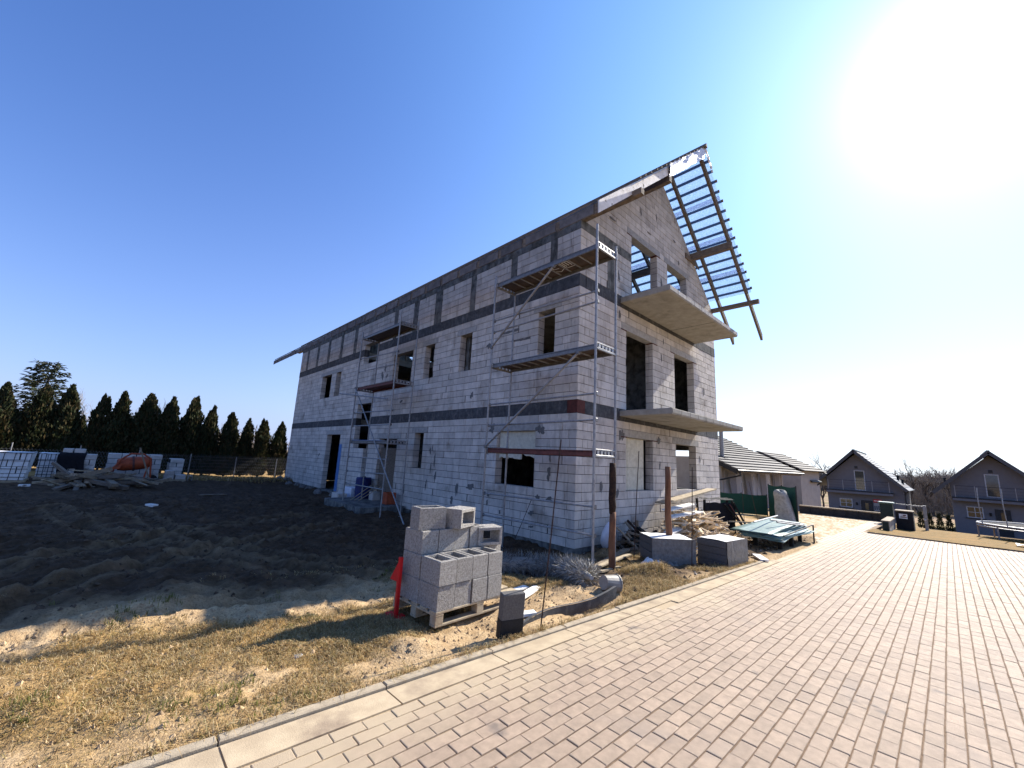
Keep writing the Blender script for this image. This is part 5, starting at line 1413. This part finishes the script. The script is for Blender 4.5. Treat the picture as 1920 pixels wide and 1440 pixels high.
# taller roof and small annexe behind it
h2 = thing('neighbour_house', (31, 6, -.8), 'grey roofed house showing just above the low pale roof', 'house')
ev2 = ev
P1, P2 = Vector((27.1, 3.8, 3.42)), Vector((30.9, 3.2, 3.42))
dn_ = nv*3.0+Vector((0, 0, 1.32))
tiled_slope(h2, P1-dn_, P2-dn_, dn_, 8, M['tilegrey'], .07)
tiled_slope(h2, P2+nv*3-Vector((0, 0, 1.32)), P1+nv*3-Vector((0, 0, 1.32)), -nv*3+Vector((0, 0, 1.32)), 8, M['tilegrey'], .07)
mb = MB(); q = P1-dn_
mb.prism([Vector((v.x, v.y, -1.5)) for v in (P1-nv*2.6+ev*.3, P2-nv*2.6-ev*.3, P2+nv*2.6-ev*.3, P1+nv*2.6+ev*.3)], (0, 0, 3.6)); mb.build('wall', M['wallpale'], h2)
for c_ in (P1-ev*.03, P2-ev*.08):
    mb = MB(); mb.prism([c_-dn_*(.3 if c_.x < 29 else 1)+Vector((0, 0, -.06)), c_+Vector((0, 0, -.02)), c_+nv*3-Vector((0, 0, 1.38))], ev*.1); mb.build('gable', M['darkframe'], h2)
h3 = thing('annexe', (31, 2.3, -1.2), 'small grey annexe with its own tiled roof beside the low house', 'annexe')
A = Vector((28.4, .85, 1.42))
tiled_slope(h3, A, A+ev2*1.5, nv*2.8+Vector((0, 0, 1.05)), 7, M['tilegrey'], .05)
mb = MB(); mb.prism([A+ev2*.3+nv*.3+Vector((0, 0, -3.4)), A+ev2*1.2+nv*.3+Vector((0, 0, -3.4)), A+ev2*1.2+nv*2.7+Vector((0, 0, -3.4)), A+ev2*.3+nv*2.7+Vector((0, 0, -3.4))], (0, 0, 3.4)); mb.build('wall', M['wallpale'], h3)
c_ = A+ev2*.6+nv*.28
mb = MB(); mb.prism([c_+Vector((0, 0, -2.1)), c_+ev2*.35+Vector((0, 0, -2.1)), c_+ev2*.35+Vector((0, 0, -.7)), c_+Vector((0, 0, -.7))], -nv*.03); wn = mb.build('window', M['frame'], h3)
MB().tube([A+Vector((0, 0, -.03)), A+ev2*1.55+Vector((0, 0, -.03))], .06, 6).build('gutter', M['darkframe'], h3)
MB().tube([A+ev2*1.5+Vector((0, 0, -.05)), A+ev2*1.25+nv*.2+Vector((0, 0, -.3)), A+ev2*1.25+nv*.2+Vector((0, 0, -3))], .05, 6).build('downpipe', M['darkframe'], h3)

# ------------------------------------------------------------------ low wall, bins, gate post, lawn, trampoline
lw = thing('low_wall', (21, -1.7, -.3), 'long low dark stone wall with pale coping closing the paved lane', 'wall')
for k in range(7):
    y1_ = .15-k*.52; y0_ = y1_-.51
    MB().cbox(20.9, 21.12, y0_, y1_, -.5, .10, .006).build('stone_panel', M['lowwall'], lw)
    MB().cbox(20.87, 21.15, y0_-.004, y1_+.004, .104, .165, .006).build('coping', M['gutter'], lw)
cw = thing('gate_pier', (16.6, -3.9, -.25), 'short concrete pier wall with bright top at the lawn corner', 'pier')
MB().cbox(15.32, 17.9, -4.02, -3.80, -.45, .16, .01).build('pier_body', M['slab'], cw)
MB().cbox(15.28, 17.94, -4.05, -3.77, .163, .205, .006).build('coping', M['kerb'], cw)
MB().cbox(15.22, 15.315, -4.0, -3.82, -.3, .15, .005).build('front_panel', M['bin'], cw)
mb = MB().cbox(17.95, 18.75, -4.62, -4.05, -.40, .48, .02); mtr = mb.build('meter_box', M['black']); tag(mtr, 'black meter cabinet with a white sticker beside the concrete pier', 'cabinet')
MB().cbox(17.93, 18.77, -4.64, -4.03, .482, .52, .01).build('lid', M['kerb'], mtr)
stk = MB().box(17.935, 17.945, -4.44, -4.17, .18, .38).build('sticker', M['white'], mtr)
MB().box(17.925, 17.933, -4.40, -4.30, .30, .345).box(17.925, 17.933, -4.42, -4.19, .225, .25).box(17.925, 17.933, -4.36, -4.22, .275, .29).build('sticker_print', M['redply'], stk)
bn = thing('waste_bin', (20.0, -3.62, -.3), 'dark green wheeled waste bin behind the concrete pier', 'bin')
MB().prism([(19.75, -3.86, -.3), (20.25, -3.86, -.3), (20.25, -3.40, -.3), (19.75, -3.40, -.3)], (0, 0, .98)).build('body', M['bin'], bn)
MB().cbox(19.68, 20.34, -3.92, -3.34, .685, .76, .03).build('lid', M['palegreen'], bn)
for y in (-3.84, -3.42): MB().lathe([(0, -.03), (.1, -.03), (.1, .03), (0, .03)], 10, Matrix.Translation((20.2, y, -.22)) @ Matrix.Rotation(math.pi/2, 4, 'X')).build('wheel', M['black'], bn)
gt = thing('garden_gate', (20.2, -4.9, -.44), 'grey steel gate post with a horizontal rail beside the lawn', 'gate post')
MB().cbox(20.14, 20.26, -5.0, -4.88, -.6, .72, .01).build('post', M['steel'], gt)
MB().bar((20.2, -4.94, .66), (20.4, -3.95, .68), .05, .06).build('rail', M['steel'], gt)
MB().tube([(20.2, -4.9, .08), (20.14, -4.95, .05)], .05, 7).build('lock', M['white'], gt)
# lawn sheet
mb = MB()
def lawnf(u, v):
    x = 13.25+33*u**1.4; y1_ = -3.52 if x < 15.2 else (-4.06 if x < 18 else -4.2)
    y = y1_+(-26-y1_)*v**1.6
    if u == 0: x = 13.15+.12*math.sin(y*1.3)-.12*(y+3.5)*0
    return (x, y, G(x, y)+.03+.03*fbm(x*1.5, y*1.5, 3, 6))
mb.grid(lawnf, 70, 50)
lawn = mb.build('lawn', M['lawn'], smooth=True, kind='structure')
mb = MB()
for k in range(14):
    y = -3.55-k*.5; MB().cbox(13.06, 13.13, y-.495, y, G(13.1, y)-.1, G(13.1, y)+.035, .005).build('lawn_edging', M['lowwall'], lawn)
ws = MB(); ws.grid(lambda u, v: (15.2+.7*u, -7.75+.5*v, G(15.4, -7.5)+.05+.10*vnoise(u*5, v*4, 2)), 8, 8)
tag(ws.build('white_sheet', M['white']), 'white crumpled sheet lying on the lawn at the right edge', 'sheet')
tr = thing('trampoline', (20.6, -8.2, -.4), 'round garden trampoline on pale tubular legs on the lawn', 'trampoline')
ring = [(20.6+1.85*math.cos(a), -8.3+1.75*math.sin(a)) for a in np.linspace(0, 2*math.pi, 33)]
tz = .18
MB().tube([(x, y, tz) for x, y in ring], .045, 7, False).build('rim', M['steel'], tr)
MB().tube([(x, y, tz-.10) for x, y in ring], .03, 6, False).build('lower_ring', M['steel'], tr)
mb = MB(); mb.add([(20.6, -8.3, tz-.03)]+[(20.6+(x-20.6)*.93, -8.3+(y+8.3)*.93, tz-.005) for x, y in ring[:-1]], [(0, 1+k, 1+(k+1) % 32) for k in range(32)]); mb.build('jump_mat', M['fabric'], tr)
for k in range(0, 32, 4):
    x, y = ring[k]; MB().tube([(x, y, tz), (x, y, G(x, y)-.02)], .028, 6).build('leg', M['wallpale'], tr)
for k in (10, 13, 18):
    x, y = ring[k]; MB().tube([(x, y, tz), (x-.02, y+.04, tz+.9), (x+.05, y+.02, tz+1.5)], .02, 6).build('net_pole', M['steel'], tr)
gu = thing('folded_parasol', (23.2, -9.1, -.6), 'dark folded garden parasol and covers beside the trampoline', 'parasol')
MB().tube([(23.2, -9.2, -.6), (23.15, -9.15, 1.4)], .03, 6).build('pole', M['steel'], gu)
mb = MB()
def par(u, v):
    a = 6.283*v; r = (.08+.55*u**.8)*(1+.25*math.sin(a*6)); return (23.2+r*math.cos(a), -9.2+r*math.sin(a), 1.35-1.15*u-.1*math.sin(a*6)*u)
mb.grid(par, 8, 36); mb.build('canopy', M['fabric'], gu)
MB().bar((22.9, -8.55, 1.45), (23.0, -9.4, 1.05), .08, .02).build('bright_trim', M['white'], gu)

# ------------------------------------------------------------------ trees
def leafcards(pts, dirs, w, l, rr, jit=.5):
    """two-triangle leaf sprays at pts pointing along dirs"""
    mb = MB()
    for p, d in zip(pts, dirs):
        d = (Vector(d)+Vector((rr.gauss(0, jit), rr.gauss(0, jit), rr.gauss(0, jit)))).normalized()
        s_ = d.orthogonal().normalized(); s_.rotate(Matrix.Rotation(rr.uniform(0, 6.28), 3, d))
        ww = w*rr.uniform(.6, 1.3); ll = l*rr.uniform(.6, 1.35); p = Vector(p)
        mb.add([p-s_*ww*.35, p+s_*ww*.35, p+d*ll*.55+s_*ww, p+d*ll, p+d*ll*.55-s_*ww], [(0, 1, 2, 3, 4)])
    return mb
def thuja_meshes(seed, h=3.7, rad=.50, n=4200, twin=True):
    rr = random.Random(seed)
    tips = [(0, 0, 1.0)] + ([(rr.uniform(.12, .2)*(1 if rr.random() < .5 else -1), rr.uniform(-.1, .1), rr.uniform(.90, .97))] if twin else [])
    lob = [(rr.uniform(0, 6.28), rr.uniform(0, 1), rr.uniform(.06, .16)) for _ in range(16)]
    pts = []; dirs = []
    for i in range(n):
        tx, ty, th = rr.choice(tips)
        u = rr.random()**.85
        a = rr.uniform(0, 6.283)
        prof = min(1, (1-u)**.72*1.3)*(.70+.30*min(1, u*5))
        r = rad*prof
        for la, lz, lr in lob:
            r += lr*math.exp(-((u-lz)/.07)**2)*max(0, math.cos(a-la))**3
        r *= rr.uniform(.62, 1.04)
        cx, cy = tx*u, ty*u
        pts.append((cx+r*math.cos(a), cy+r*math.sin(a), .12+u*h*th*.97))
        dirs.append((math.cos(a)*.55*(1-u), math.sin(a)*.55*(1-u), .9+1.2*u))
    mb = leafcards(pts, dirs, .035, .17, rr, .38)
    mb.lathe([(.28, .15), (.38, .5), (.36, h*.3), (.22, h*.6), (.08, h*.82), (.0, h*.9)], 10)
    return mb.mesh('foliage', M['thuja'])
tmesh = [thuja_meshes(41+i, 3.7, .50, 4600, i != 2) for i in range(4)]
ttr = MB().tube([(0, 0, -.1), (.02, 0, .5), (0, .02, 1.2)], [.07, .055, .04], 7).mesh('trunk', M['trunk'])
def thuja(k, x, y, h, label, group, lean=0):
    t = thing('thuja', (x, y, gh(x, y)), label, 'tree', group)
    for nm, me in (('foliage', tmesh[k]), ('trunk', ttr)):
        o = bpy.data.objects.new(nm, me); COL.objects.link(o); o.parent = t
    s_ = h/3.7; t.scale = (s_*R.uniform(.92, 1.15), s_*R.uniform(.92, 1.15), s_); t.rotation_euler = (0, lean, R.uniform(0, 6.28))
    return t
HY = 24.2
hx = [(-12.6, 3.5), (-11.5, 3.55), (-10.45, 3.6), (-9.5, 3.75), (-8.42, 3.5), (-7.62, 3.72), (-6.58, 3.78), (-5.55, 3.75), (-4.55, 4.05), (-3.66, 3.7), (-2.62, 3.45), (-1.75, 3.2), (-.82, 3.28), (.2, 3.2), (1.2, 3.2)]
num = ['thirteenth', 'twelfth', 'eleventh', 'tenth', 'ninth', 'eighth', 'seventh', 'sixth', 'fifth', 'fourth', 'third', 'second', 'first', '', '']
for i, (x, h) in enumerate(hx):
    j = len(hx)-2-i
    order = ['first', 'second', 'third', 'fourth', 'fifth', 'sixth', 'seventh', 'eighth', 'ninth', 'tenth', 'eleventh', 'twelfth', 'thirteenth', 'fourteenth']
    lb = 'dark columnar thuja half hidden behind the far house corner' if j < 0 else f'dark columnar thuja, {order[j]} of the hedge row counted from the far house corner'
    thuja(i % 4, x+.02, HY+R.uniform(-.12, .12), h*1.09, lb, 'columnar thujas behind the yard fence', R.uniform(-.045, .045))
_o2 = ['first', 'second', 'third', 'fourth', 'fifth', 'sixth', 'seventh', 'eighth', 'ninth', 'tenth', 'eleventh']
for i, (x, h) in enumerate(((-13, 3.0), (-12.1, 2.6), (-11, 2.9), (-9.95, 2.7), (-8.95, 2.75), (-8.0, 2.5), (-7.15, 2.4), (-6.1, 2.4), (-5.05, 2.5), (-4.1, 2.3), (-3.1, 2.2))):
    thuja((i+1) % 4, x, HY+1.2, h, f'{_o2[i]} lower dark evergreen from the left in the gaps behind the thuja row', 'lower evergreens behind the thuja row')
# spruce
def spruce():
    rr = random.Random(77); mb = MB(); H = 6.7
    pts = []; dirs = []; br = MB()
    br.tube([(0, 0, -.2), (0, 0, H*.5), (.08, 0, H*.85), (.30, 0, H)], [.16, .10, .05, .012], 7)
    for i in range(96):
        u = .16+.82*(i/95)**.9; z = H*u
        a = i*2.4+rr.uniform(-.4, .4); L_ = (2.5*(1-u)**.75+.35)*rr.uniform(.65, 1.15)
        P = []
        for k in range(7):
            f = k/6; P.append(Vector((math.cos(a)*L_*f, math.sin(a)*L_*f, z+L_*(.18*f-.42*f*f+.34*f**3)+(.3*f*L_*max(0, u-.7)))))
        br.tube(P, [.022*(1-k/7)+.004 for k in range(7)], 4, False)
        for k in range(int(34*L_)+10):
            f = rr.uniform(.18, 1.02); q = min(int(f*6), 5); p = P[q].lerp(P[q+1], min(1, f*6-q)); side = rr.choice((-1, 1))
            d = Vector((math.cos(a), math.sin(a), 0)); s_ = Vector((-math.sin(a), math.cos(a), 0))*side
            p = p+s_*rr.uniform(0, .28)*(1-.55*f)*min(1, L_)
            pts.append(p+Vector((0, 0, rr.uniform(-.12, .02)))); dirs.append(d*.8+s_*.6+Vector((0, 0, rr.uniform(-.5, .05))))
    mb = leafcards(pts, dirs, .035, .24, rr, .25)
    return br, mb
br_, lf_ = spruce()
sx, sy = -11.0, 30.0
sp = thing('spruce_tree', (sx, sy, 0), 'tall ragged spruce rising above the thuja hedge at the left', 'tree')
for nm, b_, mm_ in (('trunk', br_, M['trunk']), ('crown', lf_, M['spruce'])):
    o = bpy.data.objects.new(nm, b_.mesh(nm, mm_)); COL.objects.link(o); o.parent = sp
sp.location = (sx, sy, -.5)
copy_tree(sp, (-13.6, 31.5, -.8), 2.0, .72, 'smaller spruce at the far left edge behind the hedge')
copy_tree(sp, (-7.3, 33.5, -1.2), 4.0, .74, 'small spruce showing over the hedge right of the tall one')
# leafless trees
def bare_tree(seed, H=5.0, depth=5, spread=.55):
    rr = random.Random(seed); mb = MB(); tw = MB()
    def grow(p, d, L_, r, k):
        n = 3; P = [p]; q = p
        for i in range(n):
            d = (d+Vector((rr.gauss(0, .10), rr.gauss(0, .10), rr.gauss(.03, .06)))).normalized(); q = q+d*L_/n; P.append(q)
        (mb if k > 1 else tw).tube(P, [r*(1-.3*i/n) for i in range(n+1)], 5 if k > 3 else 3, False)
        if k == 0: return
        for j in range(rr.choice((2, 3, 3))):
            a = rr.uniform(0, 6.283); o_ = d.orthogonal().normalized(); o_.rotate(Matrix.Rotation(a, 3, d))
            nd = (d+o_*rr.uniform(.35, .95)*spread*1.6).normalized()
            grow(P[rr.choice((1, 2, 3))] if j else q, nd, L_*rr.uniform(.58, .85), max(r*.62, .006), k-1)
    grow(Vector((0, 0, -.2)), Vector((0, 0, 1)), H*.32, H*.022, depth)
    return mb, tw
bts = []
for s_ in (3, 8, 15):
    a, b = bare_tree(s_, 5.5, 6)
    bts.append((a.mesh('trunk', M['trunk']), b.mesh('twigs', M['twig'])))
def bare(k, x, y, s, label, group):
    t = thing('bare_tree', (x, y, gh(x, y)), label, 'tree', group)
    for nm, me in zip(('trunk', 'twigs'), bts[k]):
        o = bpy.data.objects.new(nm, me); COL.objects.link(o); o.parent = t
    o['kind'] = 'stuff'
    t.scale = (s, s, s*R.uniform(.9, 1.1)); t.rotation_euler = (0, 0, R.uniform(0, 6.28)); return t
for i, (x, y, s, lb) in enumerate(((-6.3, 34, .85, 'leafless treetop behind the seventh thuja from the house'), (-4.2, 38, .85, 'leafless treetop between thujas near the middle of the hedge'), (-2.2, 36, .85, 'leafless treetop behind the third and fourth thuja from the house'), (-.6, 38, .8, 'leafless treetop behind the second thuja from the house'), (-9.0, 36, .8, 'leafless treetop right of the tall spruce'), (-5.2, 36, .7, 'low leafless treetop behind the tallest thuja'))):
    bare(i % 3, x, y, s, lb, 'leafless trees behind the thuja hedge')
def ray_xy(px, D):
    d = C_F+C_R*(px-960)/F_PX+C_U*(720-895)/F_PX; d = d/np.hypot(d[0], d[1]); return CAMP[0]+d[0]*D, CAMP[1]+d[1]*D
PXS = [1715, 1728, 1742, 1755, 1770, 1790, 1812, 1735, 1765, 1700, 1905]
_o = ['first', 'second', 'third', 'fourth', 'fifth', 'sixth', 'seventh', 'eighth', 'ninth', 'tenth', 'eleventh']
ordn = [_o[sorted(PXS).index(p)] for p in PXS]
for i, (px, D, s) in enumerate(((1540, 78, .92), (1562, 84, 1.1), (1522, 90, .8), (1582, 95, 1.1), (1715, 80, 1.0), (1728, 84, 1.15), (1742, 80, 1.05), (1755, 86, 1.0), (1770, 84, .95), (1790, 86, .95), (1812, 90, .95), (1735, 92, 1.25), (1765, 96, 1.1), (1700, 84, .9), (1905, 80, 1.0))):
    x, y = ray_xy(px, D)
    lb = ['leafless tree left of the first gabled house', 'spreading leafless tree at the left eave of the first gabled house', 'leafless tree over the low annexe roof', 'leafless tree behind the roof of the first gabled house'][i] if i < 4 else f'{ordn[i-4]} leafless tree from the left in the thicket behind the gabled houses'
    bare(i % 3, x, y, s*1.25, lb, 'leafless trees behind the gabled houses')
# thicket and far wood: one mass of twigs
rr = random.Random(9)
def thicket(name, spots, n, w, l, m):
    pts = []; dirs = []
    for (x, y, r, h) in spots:
        for i in range(n):
            a = rr.uniform(0, 6.28); e = rr.random()**.6; f = rr.random()
            pts.append((x+r*e*math.cos(a)*(1-.3*f), y+r*e*math.sin(a)*(1-.3*f), gh(x, y)+h*f*(1-.5*e*e))); dirs.append((math.cos(a)*.5, math.sin(a)*.5, 1.2))
    return leafcards(pts, dirs, w, l, rr, .5).build(name, m, kind='stuff')
sp1 = []
for i in range(26):
    x, y = ray_xy(rr.uniform(1690, 1840), rr.uniform(80, 115)); sp1.append((x, y, rr.uniform(1.8, 3.6), rr.uniform(2.4, 5.2)))
thicket('thicket', sp1, 900, .02, .75, M['twig'])
sp2 = []
for i in range(150):
    px = rr.uniform(1330, 1960); x, y = ray_xy(px, rr.uniform(150, 260)); sp2.append((x, y, rr.uniform(4, 9), rr.uniform(3.5, 7.5)))
for i in range(110):
    a = rr.uniform(-75, 20); D = rr.uniform(130, 240); x, y = -7+D*math.sin(math.radians(a)), -5+D*math.cos(math.radians(a)); sp2.append((x, y, rr.uniform(5, 10), rr.uniform(4, 8)))
thicket('far_wood', sp2, 260, .09, 1.9, M['twig'])
# young conifers by the far lawn edge
ym = leafcards(*(lambda L_: ([p for p, d in L_], [d for p, d in L_]))([((.22*(1-u)*rr.uniform(.4, 1)*math.cos(a), .22*(1-u)*rr.uniform(.4, 1)*math.sin(a), .05+.9*u), (math.cos(a)*.6, math.sin(a)*.6, 1)) for u, a in [(rr.random(), rr.uniform(0, 6.28)) for _ in range(420)]]), .025, .13, rr, .3).mesh('foliage', M['spruce'])
for i, (px, D, lb) in enumerate(((1717, 46, 'small young conifer left of the grey gate post'), (1733, 47, 'small young conifer right behind the gate post'), (1751, 46, 'small young conifer left of the right gabled house'), (1768, 48, 'small young conifer at the corner of the right gabled house'))):
    x, y = ray_xy(px, D); t = thing('young_conifer', (x, y, G(x, y)), lb, 'shrub', 'young conifers along the lawn'); t.scale = (1.2, 1.2, 1.25)
    o = bpy.data.objects.new('foliage', ym); COL.objects.link(o); o.parent = t

# ------------------------------------------------------------------ wire fence along the hedge
wf = thing('wire_fence', (-5, 23.0, .1), 'thin wire mesh fence on steel posts in front of the thuja hedge', 'fence')
for x in np.arange(-13, 1.6, 2.15):
    z = gh(x, 23.1); MB().tube([(x, 23.1, z-.1), (x, 23.1, z+1.25)], .024, 6).build('fence_post', M['steel'], wf)
mb = MB()
for k in range(7): mb.tube([(-13.2, 23.07, .12+.18*k), (1.6, 23.07, .0+.18*k)], .0035, 3, False)
for x in np.arange(-13.2, 1.6, .11):
    mb.tube([(x, 23.075, .1), (min(x+.55, 1.6), 23.075, 1.22)], .0022, 3, False); mb.tube([(x, 23.065, 1.22), (min(x+.55, 1.6), 23.065, .1)], .0022, 3, False)
mb.build('wire_mesh', M['steel'], wf)['kind'] = 'stuff'

M['shoots'] = foliage_mat('green_shoots', [(.10, .11, .025), (.15, .15, .035), (.20, .17, .05)], .85, .25)
# ------------------------------------------------------------------ dry grass
def grass(name, n, region, hmin, hmax, m, dens, lean=.9, w=.0035):
    rr = random.Random(21); V = []; F = []; c = 0; k = 0
    while c < n and k < n*12:
        k += 1
        x, y = rr.uniform(*region[0]), rr.uniform(*region[1])
        if not dens(x, y, rr): continue
        z = gh(x, y)-.004
        for b in range(rr.randint(3, 6)):
            a = rr.uniform(0, 6.28); h = rr.uniform(hmin, hmax); q = rr.uniform(.3, 1.5)*lean
            xx, yy = x+rr.gauss(0, .018), y+rr.gauss(0, .018)
            dx, dy = math.cos(a), math.sin(a); px_, py_ = -dy*w, dx*w
            m_ = (xx+dx*h*.45*q*.6, yy+dy*h*.45*q*.6, z+h*.55); e = (xx+dx*h*q, yy+dy*h*q, z+h*max(.15, 1-.5*q))
            i = len(V); V += [(xx-px_, yy-py_, z), (xx+px_, yy+py_, z), (m_[0]+px_*.8, m_[1]+py_*.8, m_[2]), (m_[0]-px_*.8, m_[1]-py_*.8, m_[2]), e]
            F += [(i, i+1, i+2, i+3), (i+3, i+2, i+4)]
        c += 1
    me = bpy.data.meshes.new(name); me.from_pydata(V, [], F); me.materials.append(m); me.update()
    o = bpy.data.objects.new(name, me); COL.objects.link(o); o['kind'] = 'stuff'; return o
def dn(x, y, rr):
    if y < kerb_y(min(x, 2.5))+.06 or y > 1.0: return False
    f = float(fbm(np.array(x*.8+4), np.array(y*.8), 4, 12))
    g_ = max(0, min(1, (f-.485)/.14))*(1 if y < -.2 else .35)*(.25+.75*float(ss(-8.6, -6.2, x+.35*(y+2))))
    return rr.random() < g_**1.5
grass('dry_grass', 19000, ((-9.8, -.6), (-2.85, 1.0)), .012, .06, M['drygrass'], dn, 1.35, .0022)
grass('dry_grass_clumps', 1500, ((-2.6, 1.6), (-2.85, -1.0)), .04, .12, M['drygrass'], lambda x, y, rr: y > kerb_y(x)+.08 and rr.random() < max(0, (float(fbm(np.array(x*1.4), np.array(y*1.4), 3, 21))-.47)*5))
grass('lawn_grass', 9000, ((13.2, 24), (-10, -3.6)), .03, .08, M['lawngrass'], lambda x, y, rr: rr.random() < 1.3-(x-13)/11, .9, .006)
grass('mown_straw', 2500, ((-9, 1.5), (19.4, 23.2)), .08, .25, M['drygrass'], lambda x, y, rr: True, .8, .01)

grass('kerb_tufts', 900, ((-9.5, 2.3), (-3.05, -2.6)), .03, .10, M['drygrass'], lambda x, y, rr: kerb_y(x)+.035 < y < kerb_y(x)+.10 and rr.random() < .3+float(vnoise(np.array(x*2.3), np.array(0.), 5)), 1.4, .0024)
grass('green_shoots', 500, ((-9.5, -3), (-2.75, .6)), .03, .08, M['shoots'], lambda x, y, rr: y > kerb_y(x)+.06 and float(fbm(np.array(x*1.7+9), np.array(y*1.7), 3, 44)) > .56, .8, .003)
